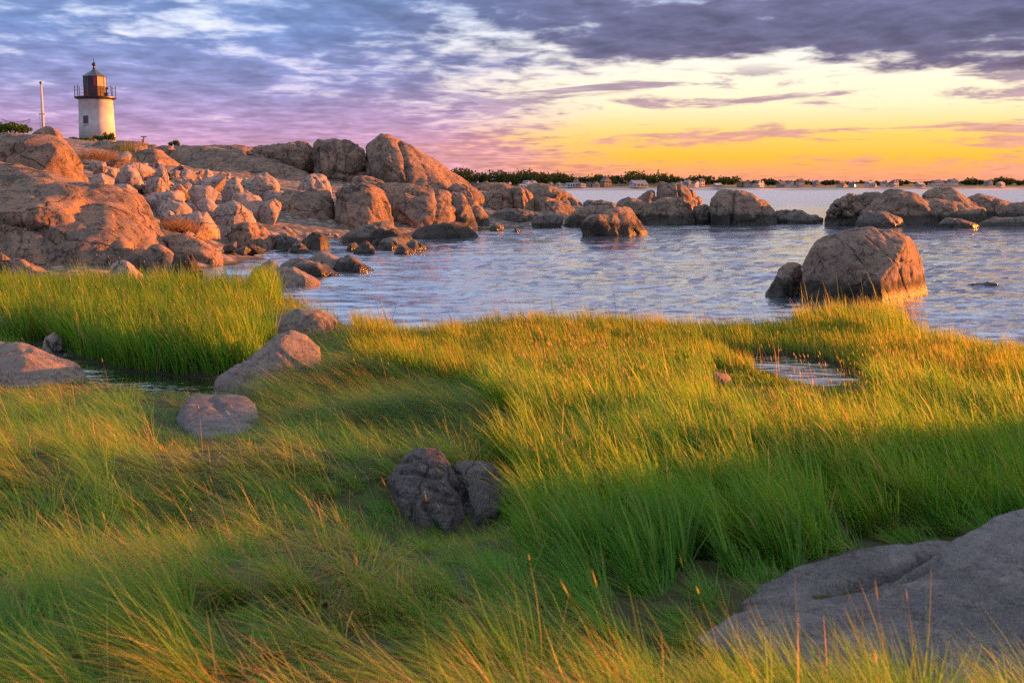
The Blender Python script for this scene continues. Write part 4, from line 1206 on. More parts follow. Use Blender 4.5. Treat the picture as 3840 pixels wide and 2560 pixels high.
build_lighthouse()


def build_hut():
    p = at(332, 540, 172.0)
    z = float(ground_z(p[0], p[1])[0]) - 0.3
    top = at(332, 518, 172.0)[2]
    r = tag(link('oil_house', None, loc=(p[0], p[1], z)), 'small red-roofed hut at the foot of the lighthouse', 'hut')
    h = top - z
    MB().box((0, 0, (h - 0.7) / 2), (1.9, 2.4, h - 0.7)).build('wall', M_WHITE, r)
    MB().add([(-1.1, -1.3, h - 0.75), (1.1, -1.3, h - 0.75), (1.1, 1.3, h - 0.75), (-1.1, 1.3, h - 0.75), (-0.9, 0, h), (1.05, 0, h)],
             [(0, 1, 5, 4), (2, 3, 4, 5), (1, 2, 5), (3, 0, 4), (3, 2, 1, 0)]).build('roof', M_REDROOF, r)


build_hut()


def build_flagpole():
    b = at(162, 480, 60.0)
    t = at(153, 317, 60.0)
    z0 = float(ground_z(b[0], b[1])[0])
    r = tag(link('flagpole', None, loc=(b[0], 60.0, z0)), 'thin bare flagpole rising behind the pointed boulder', 'flagpole')
    h = t[2] - z0
    MB().tube([(0, 0, 0), (0, 0, h * 0.55), (0, 0, h)], 0.085, 0.055, 10).build('pole', M_POLE, r, True)
    MB().lathe([(0.01, h), (0.08, h + 0.05), (0.08, h + 0.11), (0.01, h + 0.16)], 10).build('finial', M_BLACK, r)
    hc = at(160, 428, 60.0)[2] - z0
    MB().tube([(-0.16, -0.02, hc), (0.14, -0.02, hc)], 0.035).build('cleat', M_POLE, r)
    MB().tube([(-0.14, -0.03, 0.2), (-0.14, -0.03, hc)], 0.012).build('halyard', M_POLE, r)


build_flagpole()


def build_tpost():
    b = at(539, 545, 104.0)
    t = at(539, 511, 104.0)
    z0 = b[2] - 0.9
    r = tag(link('marker_post', None, loc=(b[0], 104.0, z0)), 'short dark post with crossbar on the skyline right of the lighthouse', 'post')
    h = t[2] - z0
    MB().tube([(0, 0, 0), (0.03, 0, h)], 0.09, 0.07, 6).build('post', M_WOOD, r)
    MB().box((0.05, 0, h - 0.05), (0.52, 0.1, 0.09)).build('crossbar', M_WOOD, r)
    MB().box((-0.02, -0.06, h - 0.5), (0.2, 0.14, 0.4)).build('bracket', M_WOOD, r)


build_tpost()


# ------------------------------------------------------------------ foliage: leaf clumps
def leaf_mat(name, ca, cb):
    m, n, out = new_mat(name)
    g = n.node('ShaderNodeNewGeometry')
    c = n.mix(n.noise(g.outputs['Position'], 2.5, 3, 0.6), ca, cb)
    d = n.node('ShaderNodeBsdfDiffuse')
    t = n.node('ShaderNodeBsdfTranslucent')
    n.put(d.inputs[0], c)
    n.put(t.inputs[0], c)
    mx = n.node('ShaderNodeMixShader')
    mx.inputs[0].default_value = 0.3
    n.t.links.new(d.outputs[0], mx.inputs[1])
    n.t.links.new(t.outputs[0], mx.inputs[2])
    n.t.links.new(mx.outputs[0], out.inputs[0])
    return m


M_LEAF = leaf_mat('shrub_leaves', (0.045, 0.10, 0.018), (0.10, 0.16, 0.03))
M_FARLEAF = leaf_mat('far_tree_leaves', (0.020, 0.042, 0.018), (0.050, 0.075, 0.026))
M_HAZEHILL = leaf_mat('hazed_wood_leaves', (0.050, 0.055, 0.060), (0.070, 0.072, 0.070))  # distance haze put into the leaf colour as grey-blue
M_BARK = plain('bark', (0.09, 0.07, 0.055), 0.9, 0.1, 0.3, 4)


def leaf_cloud(centers, radii, n_per, size, seed, shell=0.55):
    """quads spread through ellipsoid crowns; returns vertices and quads"""
    r = np.random.default_rng(seed)
    C = np.repeat(np.asarray(centers, float), n_per, 0)
    Rd = np.repeat(np.asarray(radii, float), n_per, 0)
    d = r.normal(size=C.shape)
    d /= np.linalg.norm(d, axis=1, keepdims=True)
    rad = shell + (1 - shell) * r.random((len(C), 1)) ** 0.7
    lump = 1 + 0.28 * fbm(d * 2.2 + C * 0.37, 2, seed)[:, None]
    P = C + d * rad * Rd * lump
    a = r.normal(size=P.shape)
    a /= np.linalg.norm(a, axis=1, keepdims=True)
    b = np.cross(a, r.normal(size=P.shape))
    b /= np.linalg.norm(b, axis=1, keepdims=True)
    s = size * r.uniform(0.6, 1.3, (len(P), 1))
    V = np.stack([P - a * s * 0.5, P + b * s * 0.32, P + a * s * 0.5, P - b * s * 0.32], 1).reshape(-1, 3)
    return V, np.arange(len(V)).reshape(-1, 4)


def shrub(px, py, Y, w, h, label, seed, twig=False, mat=None):
    p = at(px, py, Y)
    r = tag(link('shrub', None, loc=tuple(p)), label, 'shrub', 'shrubs on the headland')
    rr = np.random.default_rng(seed)
    cs = [(rr.uniform(-w / 2, w / 2), rr.uniform(-w / 3, w / 3), h * rr.uniform(0.35, 0.75)) for _ in range(7)]
    V, Q = leaf_cloud(cs, [(w * 0.28, w * 0.25, h * 0.32)] * 7, 130, 0.16 * max(w, h) ** 0.5, seed, 0.2)
    link('foliage', raw_mesh('foliage', V, Q, smooth=False), mat or M_LEAF, r)
    mb = MB()
    for c in cs:
        mb.tube([(c[0] * 0.2, 0, -0.6), (c[0] * 0.6, c[1] * 0.5, h * 0.2), c], 0.035, 0.012, 5)
    if twig:
        for k in range(5):
            mb.tube([(0, 0, 0), (rr.uniform(-.6, .8) * w, 0, h * 0.8), (rr.uniform(-.6, 1.0) * w, 0.1, h * rr.uniform(1.1, 1.6))], 0.02, 0.008, 4)
    mb.build('stem', M_BARK, r)


shrub(35, 508, 64, 1.5, 0.75, 'leafy green shrub with twigs at the left edge beside the boulder', 5, True)
shrub(-60, 508, 66, 1.6, 0.9, 'leafy shrub outside the left edge next to the twiggy shrub', 55, True)
shrub(312, 545, 140, 2.4, 1.0, 'bright green bush in front of the red-roofed hut', 6)
shrub(277, 548, 140, 1.4, 0.7, 'small pale bush left of the bright green bush', 7)
shrub(385, 530, 150, 2.2, 0.7, 'low dry bush at the right foot of the lighthouse', 8)
shrub(410, 532, 150, 1.2, 1.2, 'dark bush before the sunlit side of the lighthouse', 9)
shrub(650, 552, 118, 0.9, 0.7, 'tiny bush alone on the grey skyline slope', 10)

# ------------------------------------------------------------------ far shore
FS = 820.0


def far_x(px, Y):
    return (px - CX) / F * Y


def build_far_land():
    xs = np.linspace(-330, 640, 260)
    rows = [(0, -0.6), (5, 0.0), (12, 0.9), (20, 1.7), (34, 2.2), (60, 3.2), (110, 5.0), (180, 6.5), (260, 6.0), (420, 4.0), (700, 4.0), (900, 5.0), (1150, 7.5), (1300, 4.0)]
    V = []
    for dy, z in rows:
        sh = FS + dy + np.interp(xs, [-330, 0, 120, 300, 640], [60, 0, 0, 30, 80]) + 9 * fbm(np.stack([xs * 0.02, xs * 0], -1), 3, 4) * (1 if dy < 60 else 0.3)
        zz = z * (1 + 0.25 * fbm(np.stack([xs * 0.012, xs * 0 + dy * 0.01], -1), 3, 8))
        if dy > 400:
            xx = xs * (1 + dy / 900)
        else:
            xx = xs * 1.0
        V.append(np.stack([xx, sh, zz], -1))
    V = np.concatenate(V)
    n, m = len(rows), len(xs)
    idx = np.arange(n * m).reshape(n, m)
    Q = np.stack([idx[:-1, :-1], idx[:-1, 1:], idx[1:, 1:], idx[1:, :-1]], -1).reshape(-1, 4)
    mt, nd, out = new_mat('far_shore_ground')
    P = nd.node('ShaderNodeNewGeometry').outputs['Position']
    _, yy, zz = nd.sep(P)
    nz = nd.noise(P, 0.06, 4, 0.6)
    sand = nd.mix(nz, (0.42, 0.35, 0.33), (0.52, 0.44, 0.42))
    grass = nd.mix(nd.noise(P, 0.2, 4, 0.6), (0.06, 0.07, 0.03), (0.12, 0.11, 0.05))
    c = nd.mix(nd.sstep(nd.m('ADD', zz, nd.m('MULTIPLY', nz, 1.2)), 1.9, 2.6), sand, grass)
    bsdf(nd, out, Base_Color=c, Roughness=0.95)
    tag(link('far_shore', raw_mesh('far_shore', V, Q), mt), 'low far shore with pale beach across the water', kind='structure')


build_far_land()


def shore_y(px, dy):
    x = far_x(px, FS + dy)
    return FS + dy + float(np.interp(x, [-330, 0, 120, 300, 640], [60, 0, 0, 30, 80]))


def build_woods():
    r = np.random.default_rng(33)
    prof = [(1500, 660), (1640, 662), (1735, 650), (1790, 646), (1830, 662), (1870, 656), (1900, 660), (1960, 656), (2040, 660), (2120, 668), (2230, 676), (2300, 668), (2390, 660), (2450, 664), (2560, 676), (2680, 676), (2760, 684), (2900, 690), (3100, 694), (3500, 696), (3640, 690), (3700, 682), (3780, 684), (3900, 692), (4300, 692)]
    ppx, ppy = zip(*prof)
    cs, rd = [], []
    for k in range(620):
        px = 1500 + 2800 * r.random()
        Y = shore_y(px, r.uniform(70, 170))
        top = np.interp(px, ppx, ppy) - 9 + r.normal(0, 5) + 5 * math.sin(px * 0.05)
        zt = at(px, top, Y)[2]
        zg = 3.5
        h = max(2.5, (zt - zg))
        w = h * r.uniform(0.45, 0.8)
        cs.append((far_x(px, Y), Y, zg + h * 0.55))
        rd.append((w, w, h * 0.5))
    V, Q = leaf_cloud(cs, rd, 80, 1.95, 3, 0.45)
    tag(link('far_wood', raw_mesh('far_wood', V, Q, smooth=False), M_FARLEAF), 'dark green wood behind the houses on the far shore', 'wood', kind='stuff')
    cs, rd = [], []
    for k in range(330):
        px = r.uniform(2500, 4400)
        Y = r.uniform(1750, 1950)
        top = np.interp(px, [2500, 2850, 3000, 3200, 3450, 3620, 3700, 3800, 3900, 4400], [688, 682, 679, 683, 690, 690, 680, 679, 684, 690]) + r.normal(0, 2.2)
        zt = at(px, top, Y)[2]
        h = max(5, zt - 2.5)
        cs.append((far_x(px, Y), Y, 2.5 + h * 0.5))
        rd.append((h * 0.7, h * 0.7, h * 0.52))
    V, Q = leaf_cloud(cs, rd, 60, 3.4, 4, 0.5)
    tag(link('distant_wood', raw_mesh('distant_wood', V, Q, smooth=False), M_HAZEHILL), 'blue-grey wooded hills on the right horizon behind the far houses', 'wood', kind='stuff')


build_woods()

TREES = [(1812, 700, 648, 'round dark tree crown standing over the left end of the far shore'), (1885, 702, 652, 'tall tree behind the pale roofs at the left of the far shore'), (2330, 708, 664, 'tree just left of the widest blue-roofed far house'),
         (2452, 708, 660, 'tall dark tree right of the widest blue-roofed far house'), (2560, 708, 674, 'small tree left of the far houses behind the flat-topped rock'), (2715, 709, 672, 'tree above the far shore left of the tall split boulder'),
         (2880, 711, 688, 'small tree between two far houses right of the split boulder'), (3095, 712, 682, 'lone dark tree in the middle of the far right shore'), (3450, 712, 690, 'small tree on the far shore above the right-hand island')]
tp = leaf_cloud([(0, 0, 0.60), (0.12, 0, 0.72), (-0.12, 0.05, 0.55)], [(0.30, 0.30, 0.30), (0.22, 0.22, 0.24), (0.22, 0.22, 0.22)], 150, 0.12, 12, 0.4)
for k, (px, pb, pt, lab) in enumerate(TREES):
    Y = shore_y(px, 45)
    b = at(px, pb, Y)
    b[2] = 2.0
    h = at(px, pt, Y)[2] - 2.0
    t_ = tag(link('tree', None, loc=tuple(b)), lab, 'tree', 'trees standing out on the far shore')
    rz = k * 1.3
    V = tp[0] * h
    V = np.stack([V[:, 0] * math.cos(rz) - V[:, 1] * math.sin(rz), V[:, 0] * math.sin(rz) + V[:, 1] * math.cos(rz), V[:, 2]], -1)
    link('crown', raw_mesh('crown', V, tp[1], smooth=False), M_FARLEAF, t_)
    MB().tube([(0, 0, -0.5), (0.02 * h, 0, h * 0.3), (0, 0, h * 0.7)], 0.03 * h, 0.012 * h, 6).build('trunk', M_BARK, t_)

# houses
WALLS = {'white': plain('white_clapboard', (0.40, 0.37, 0.36), 0.7), 'tan': plain('tan_shingle', (0.42, 0.33, 0.25), 0.8), 'grey': plain('grey_shingle', (0.26, 0.26, 0.28), 0.8), 'pink': plain('pale_clapboard', (0.56, 0.47, 0.44), 0.7), 'brown': plain('brown_shingle', (0.24, 0.15, 0.10), 0.8), 'blue': plain('blue_grey_clapboard', (0.22, 0.27, 0.36), 0.8)}
ROOFS = {'slate': plain('slate_roof', (0.10, 0.12, 0.16), 0.8), 'bluegrey': plain('blue_grey_roof', (0.20, 0.25, 0.33), 0.8), 'brownroof': plain('brown_roof', (0.13, 0.09, 0.08), 0.85), 'pale': plain('pale_roof', (0.36, 0.34, 0.36), 0.8)}
M_WIN = plain('far_window_glass', (0.05, 0.06, 0.08), 0.15, 0.7)
M_TRIM = plain('white_trim', (0.66, 0.64, 0.62), 0.6)
m_, n_, o_ = new_mat('lit_window')
em = n_.node('ShaderNodeEmission')
em.inputs[0].default_value = (1, 0.62, 0.12, 1)
em.inputs[1].default_value = 4.0
n_.t.links.new(em.outputs[0], o_.inputs[0])
M_LIT = m_


def house(px, dy, w, h, dep, wall, roof, label, gable='side', dorm=0, porch=False, chim=True, wing=0.0, rz=0.0, lit=False, tower=False):
    w, h, dep = w * 0.50, h * 0.60, dep * 0.52
    Y = shore_y(px, dy)
    x = far_x(px, Y)
    r = tag(link('house', None, loc=(x, Y, 1.4 + dy * 0.035)), label, 'house', 'houses along the far shore')
    r.rotation_euler = (0, 0, rz)
    wm, rm = WALLS[wall], ROOFS[roof]
    MB().box((0, 0, h / 2), (w, dep, h)).build('wall', wm, r)
    rh = 0.38 * (dep if gable == 'side' else w)
    e = 0.4
    if gable == 'side':
        v = [(-w / 2 - e, -dep / 2 - e, h - 0.05), (w / 2 + e, -dep / 2 - e, h - 0.05), (w / 2 + e, dep / 2 + e, h - 0.05), (-w / 2 - e, dep / 2 + e, h - 0.05), (-w / 2 - e, 0, h + rh), (w / 2 + e, 0, h + rh)]
        f = [(0, 1, 5, 4), (2, 3, 4, 5), (1, 2, 5), (3, 0, 4), (3, 2, 1, 0)]
    else:
        v = [(-w / 2 - e, -dep / 2 - e, h - 0.05), (w / 2 + e, -dep / 2 - e, h - 0.05), (w / 2 + e, dep / 2 + e, h - 0.05), (-w / 2 - e, dep / 2 + e, h - 0.05), (0, -dep / 2 - e, h + rh), (0, dep / 2 + e, h + rh)]
        f = [(1, 2, 5, 4), (3, 0, 4, 5), (0, 1, 4), (2, 3, 5), (3, 2, 1, 0)]
    rf = MB().add(v, f).build('roof', rm, r)
    if gable != 'side':
        MB().add([(-w / 2, -dep / 2 - 0.42, h), (w / 2, -dep / 2 - 0.42, h), (0, -dep / 2 - 0.42, h + rh - 0.25)], [(0, 1, 2)]).build('gable_end', wm, r)
    if chim:
        MB().box((w * 0.22, 0, h + rh * 0.8), (0.8, 0.8, rh * 1.1)).build('chimney', WALLS['brown'], rf)
    n = max(2, int(w / 2.0))
    fl = max(1, int(h / 2.1))
    for j in range(fl):
        for k in range(n):
            wx = -w / 2 + (k + 0.5) * w / n
            wo = MB().box((0, 0, 0), (1.15, 0.12, 1.5)).build('window', M_TRIM, r, loc=(wx, -dep / 2 - 0.05, 1.25 + j * 2.2))
            MB().box((0, -0.07, 0), (0.9, 0.05, 1.25)).build('pane', M_LIT if (lit and j == 0 and k == n // 2) else M_WIN, wo)
    for k in (-1, 1):
        wo = MB().box((0, 0, 0), (0.12, 1.1, 1.4)).build('window', M_TRIM, r, loc=(w / 2 + 0.05, k * dep * 0.22, h * 0.55))
        MB().box((0.07, 0, 0), (0.05, 0.85, 1.15)).build('pane', M_WIN, wo)
    for k in range(dorm):
        dx = -w / 2 + (k + 0.5) * w / dorm
        dm = MB().box((dx, -dep * 0.28, h + rh * 0.42), (1.5, 1.6, 1.3)).build('dormer', wm, rf)
        MB().add([(dx - 0.95, -dep * 0.28 - 1, h + rh * 0.42 + 0.6), (dx + 0.95, -dep * 0.28 - 1, h + rh * 0.42 + 0.6), (dx + 0.95, -dep * 0.28 + 1, h + rh * 0.42 + 0.6), (dx - 0.95, -dep * 0.28 + 1, h + rh * 0.42 + 0.6), (dx, -dep * 0.28 - 1, h + rh * 0.42 + 1.4), (dx, -dep * 0.28 + 1, h + rh * 0.42 + 1.4)],
                 [(1, 2, 5, 4), (3, 0, 4, 5), (0, 1, 4), (2, 3, 5)]).build('dormer_roof', rm, rf)
    if porch:
        MB().box((0, -dep / 2 - 1.3, 2.6), (w * 0.9, 2.6, 0.25)).box((0, -dep / 2 - 1.3, 0.3), (w * 0.9, 2.6, 0.3)).build('porch', M_TRIM, r)
        for k in range(4):
            MB().box((-w * 0.42 + k * w * 0.28, -dep / 2 - 2.5, 1.4), (0.25, 0.25, 2.2)).build('porch_post', M_TRIM, r)
    if wing:
        MB().box((w / 2 + wing / 2 - 0.05, 0.6, h * 0.36), (wing, dep * 0.7, h * 0.72)).build('wing', wm, r)
        MB().add([(w / 2 - 0.1, -dep * 0.35 + 0.3, h * 0.70), (w / 2 + wing + 0.3, -dep * 0.35 + 0.3, h * 0.70), (w / 2 + wing + 0.3, dep * 0.35 + 0.9, h * 0.70), (w / 2 - 0.1, dep * 0.35 + 0.9, h * 0.70), (w / 2 - 0.1, 0.6, h * 0.98), (w / 2 + wing + 0.3, 0.6, h * 0.98)],
                 [(0, 1, 5, 4), (2, 3, 4, 5), (1, 2, 5), (3, 0, 4)]).build('wing_roof', rm, r)
    if tower:
        MB().box((w * 0.3, -dep * 0.2, h * 0.65), (w * 0.28, w * 0.28, h * 1.3)).build('turret', wm, r)
        MB().lathe([(w * 0.24, h * 1.3), (0.05, h * 1.3 + w * 0.22)], 4, (w * 0.3, -dep * 0.2, 0), math.pi / 4).build('turret_roof', rm, r)


HOUSES = [
    (1853, 95, 7, 5, 6, 'white', 'pale', 'small white house high among trees at the left of the far shore', 'front'), (1885, 30, 8, 3.2, 6, 'white', 'pale', 'low white house at the left end of the far shore'),
    (1908, 34, 5, 4.0, 5, 'pink', 'brownroof', 'narrow pale house beside the low white house', 'front'), (1958, 12, 9, 2.6, 6, 'pink', 'pale', 'pink low beach house in front of the big blue-roofed house'),
    (1985, 32, 21, 4.2, 10, 'white', 'bluegrey', 'big long house with blue-grey roof behind the cracked mound', 'side'), (2062, 28, 6, 4.0, 6, 'tan', 'brownroof', 'tan cottage just right of the cracked mound', 'front'), (2092, 20, 8, 3.4, 6, 'pink', 'brownroof', 'small sunlit cottage between the tan cottage and the long porch house', 'front'),
    (2135, 16, 15, 3.4, 7, 'pink', 'bluegrey', 'long low house with porch and blue-grey roof', 'side'), (2158, 46, 6, 7.0, 6, 'tan', 'brownroof', 'tall narrow pink house behind the long porch house', 'front'), (2173, 14, 8, 3.2, 6, 'tan', 'brownroof', 'sunlit gabled cottage right of the long porch house', 'front'),
    (2205, 22, 8, 4.2, 6, 'tan', 'brownroof', 'orange-lit cottage with chimney, left of its twin'), (2231, 20, 9, 4.0, 7, 'tan', 'brownroof', 'orange-lit gabled cottage left of the tall gabled house', 'front'), (2268, 26, 14, 7.0, 9, 'brown', 'slate', 'tall dark house with steep gables at mid shore', 'front'),
    (2326, 60, 6, 5.0, 6, 'grey', 'bluegrey', 'turreted grey house half hidden in trees', 'side'), (2388, 20, 24, 5.0, 11, 'white', 'bluegrey', 'widest white far house with blue hipped roof and porch posts', 'side'), (2543, 20, 9, 4.5, 7, 'pink', 'brownroof', 'pale gabled house seen above the flat-topped boulder', 'front'),
    (2572, 26, 8, 6.0, 8, 'blue', 'bluegrey', 'blue house with steep roof right of the pale gabled house', 'front'), (2600, 22, 9, 4.6, 7, 'pink', 'brownroof', 'sunlit cottage right beside the blue steep-roofed house', 'front'), (2622, 45, 9, 7.0, 7, 'pink', 'slate', 'tall pale house behind the sunlit cottage'),
    (2683, 12, 12, 3.2, 7, 'white', 'pale', 'low white house on the beach left of the tall split boulder', 'side'), (2768, 22, 9, 6.4, 7, 'brown', 'brownroof', 'brown tall-windowed house above the split boulder', 'side'), (2789, 20, 7, 5.4, 7, 'tan', 'brownroof', 'narrow tan house just right of the brown tall-windowed house', 'front'),
    (2838, 22, 15, 5.2, 8, 'pink', 'slate', 'pale house with dormers right of the narrow tan house', 'side'), (2920, 30, 12, 4.4, 8, 'grey', 'slate', 'grey shadowed house above the dark tapering slab', 'side'), (2954, 24, 9, 4.4, 7, 'pink', 'slate', 'pale cottage between grey house and square orange house', 'front'),
    (2990, 24, 10, 7.4, 8, 'tan', 'brownroof', 'square orange-lit three-storey house right of the gap in the rocks', 'side'), (3050, 34, 9, 4.6, 7, 'grey', 'slate', 'small grey house left of the lone dark tree', 'front'), (3143, 24, 14, 4.0, 8, 'tan', 'brownroof', 'broad tan house left of the lamp-lit house', 'side'),
    (3184, 22, 8, 4.0, 7, 'grey', 'slate', 'house with one bright yellow lit window', 'front'), (3250, 24, 14, 5.2, 8, 'pink', 'pale', 'pale house with wing above the rock island left end', 'side'), (3306, 26, 9, 4.6, 7, 'pink', 'slate', 'pale gabled house above the central island ridge', 'front'),
    (3340, 24, 11, 5.8, 8, 'white', 'slate', 'white two-storey house right of the pale gabled house', 'side'), (3436, 20, 14, 3.4, 8, 'grey', 'pale', 'long low grey house left of the island dome', 'side'), (3500, 28, 18, 5.6, 9, 'white', 'slate', 'long white house just left of the island dome', 'side'),
    (3556, 24, 15, 7.2, 9, 'white', 'slate', 'largest white house with chimneys behind the island dome', 'side'), (3690, 40, 10, 4.6, 8, 'grey', 'slate', 'grey house in trees right of the island dome', 'front'), (3735, 26, 12, 4.0, 8, 'grey', 'pale', 'low grey house nearest the right edge of the far shore', 'side')]
for k, hs in enumerate(HOUSES):
    px, dy, w, h, dep, wall, roof, lab = hs[:8]
    g = hs[8] if len(hs) > 8 else 'side'
    house(px, dy, w, h, dep, wall, roof, lab, g, dorm=2 if 'dormers' in lab or k % 9 == 4 else 0, porch='porch' in lab, wing=4.0 if ('wing' in lab or k % 6 == 3) else 0, rz=R(random.uniform(26, 48)), lit='lit window' in lab, tower='turreted' in lab)
# ------------------------------------------------------------------ grass
def grass_mat(name='grass_blade', tr=0.52):
    m, n, out = new_mat(name)
    a = n.node('ShaderNodeAttribute', attribute_name='col')
    c = a.outputs['Color']
    p = n.node('ShaderNodeBsdfPrincipled')
    n.put(p.inputs['Base Color'], c)
    p.inputs['Roughness'].default_value = 0.55
    p.inputs['Specular IOR Level'].default_value = 0.25
    t = n.node('ShaderNodeBsdfTranslucent')
    n.put(t.inputs[0], n.vm('MULTIPLY', c, (1.35, 1.25, 0.8)))
    mx = n.node('ShaderNodeMixShader')
    mx.inputs[0].default_value = tr
    n.t.links.new(p.outputs[0], mx.inputs[1])
    n.t.links.new(t.outputs[0], mx.inputs[2])
    n.t.links.new(mx.outputs[0], out.inputs[0])
    return m


M_GRASS = grass_mat()


def blades(P, L, az, lean, bend, W, C, segs, r, tipc=None, power=1.0):
    """tapered curved ribbons; returns vertices, quads, tris, colours"""
    n = len(P)
    V = np.zeros((n, 2 * segs + 1, 3))
    pos = P.copy()
    tw = az + r.normal(0, 0.7, n)
    side = np.stack([-np.sin(tw), np.cos(tw), np.zeros(n)], -1)
    V[:, 0] = pos - side * (W * 0.5)[:, None]
    V[:, 1] = pos + side * (W * 0.5)[:, None]
    for k in range(1, segs + 1):
        t = (k - 0.5) / segs
        ph = lean + bend * t ** power
        d = np.stack([np.sin(ph) * np.cos(az), np.sin(ph) * np.sin(az), np.cos(ph)], -1)
        pos = pos + d * (L / segs)[:, None]
        w = W * 0.5 * (1 - (k / segs)) ** 0.55
        if k < segs:
            V[:, 2 * k] = pos - side * w[:, None]
            V[:, 2 * k + 1] = pos + side * w[:, None]
        else:
            V[:, 2 * k] = pos
    b = (np.arange(n) * (2 * segs + 1))[:, None]
    Q = np.concatenate([b + np.array([2 * k, 2 * k + 1, 2 * k + 3, 2 * k + 2]) for k in range(segs - 1)])
    T = b + np.array([2 * segs - 2, 2 * segs - 1, 2 * segs])
    tl = np.concatenate([np.repeat(np.arange(segs) / segs, 2), [1.0]])
    tc = C if tipc is None else tipc
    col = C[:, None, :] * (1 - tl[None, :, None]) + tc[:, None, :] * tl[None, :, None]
    return V.reshape(-1, 3), Q, T, col.reshape(-1, 3)


def grass_obj(name, label, parts, mat=M_GRASS, cat='grass'):
    Vs, Qs, Ts, Cs, b = [], [], [], [], 0
    for V, Q, T_, C in parts:
        Vs.append(V)
        Qs.append(Q + b)
        Ts.append(T_ + b)
        Cs.append(C)
        b += len(V)
    me = raw_mesh(name, np.concatenate(Vs), np.concatenate(Qs), np.concatenate(Ts), smooth=True)
    at_ = me.attributes.new('col', 'FLOAT_COLOR', 'POINT')
    C = np.concatenate(Cs)
    at_.data.foreach_set('color', np.concatenate([C, np.ones((len(C), 1))], 1).astype(np.float32).ravel())
    return tag(link(name, me, mat), label, cat, kind='stuff')


FOOT2 = []
for Vr in FOOT:
    top = Vr[Vr[:, 2] > np.percentile(Vr[:, 2], 25)][:, :2]
    pts = sorted(map(tuple, np.round(top, 3)))

    def half_(ps):
        h = []
        for p in ps:
            while len(h) >= 2 and (h[-1][0] - h[-2][0]) * (p[1] - h[-2][1]) - (h[-1][1] - h[-2][1]) * (p[0] - h[-2][0]) <= 0:
                h.pop()
            h.append(p)
        return h
    poly = half_(pts)[:-1] + half_(pts[::-1])[:-1]
    c = np.mean(poly, 0)
    FOOT2.append([tuple(c + (np.array(p) - c) * 0.93) for p in poly])

Z_TALL = [(-500, 1130), (200, 1105), (560, 1090), (1040, 1120), (1010, 1180), (990, 1260), (1010, 1330), (990, 1375), (800, 1415), (560, 1410), (400, 1385), (250, 1330), (100, 1285), (-500, 1270)]
Z_MAT = [(880, 1500), (1000, 1420), (1250, 1330), (1500, 1380), (1800, 1480), (1980, 1600), (1900, 1720), (1700, 1690), (1450, 1700), (1350, 1660), (1150, 1560)]
Z_TUFT = [(2960, 1200), (3080, 1180), (3250, 1172), (3390, 1200), (3420, 1262), (3200, 1275), (3000, 1255)]
Z_UP = [(1750, 1480), (2200, 1440), (2700, 1430), (3300, 1470), (4400, 1520), (4400, 2000), (3400, 2000), (2800, 2150), (2300, 2250), (1950, 2050), (1900, 1800)]


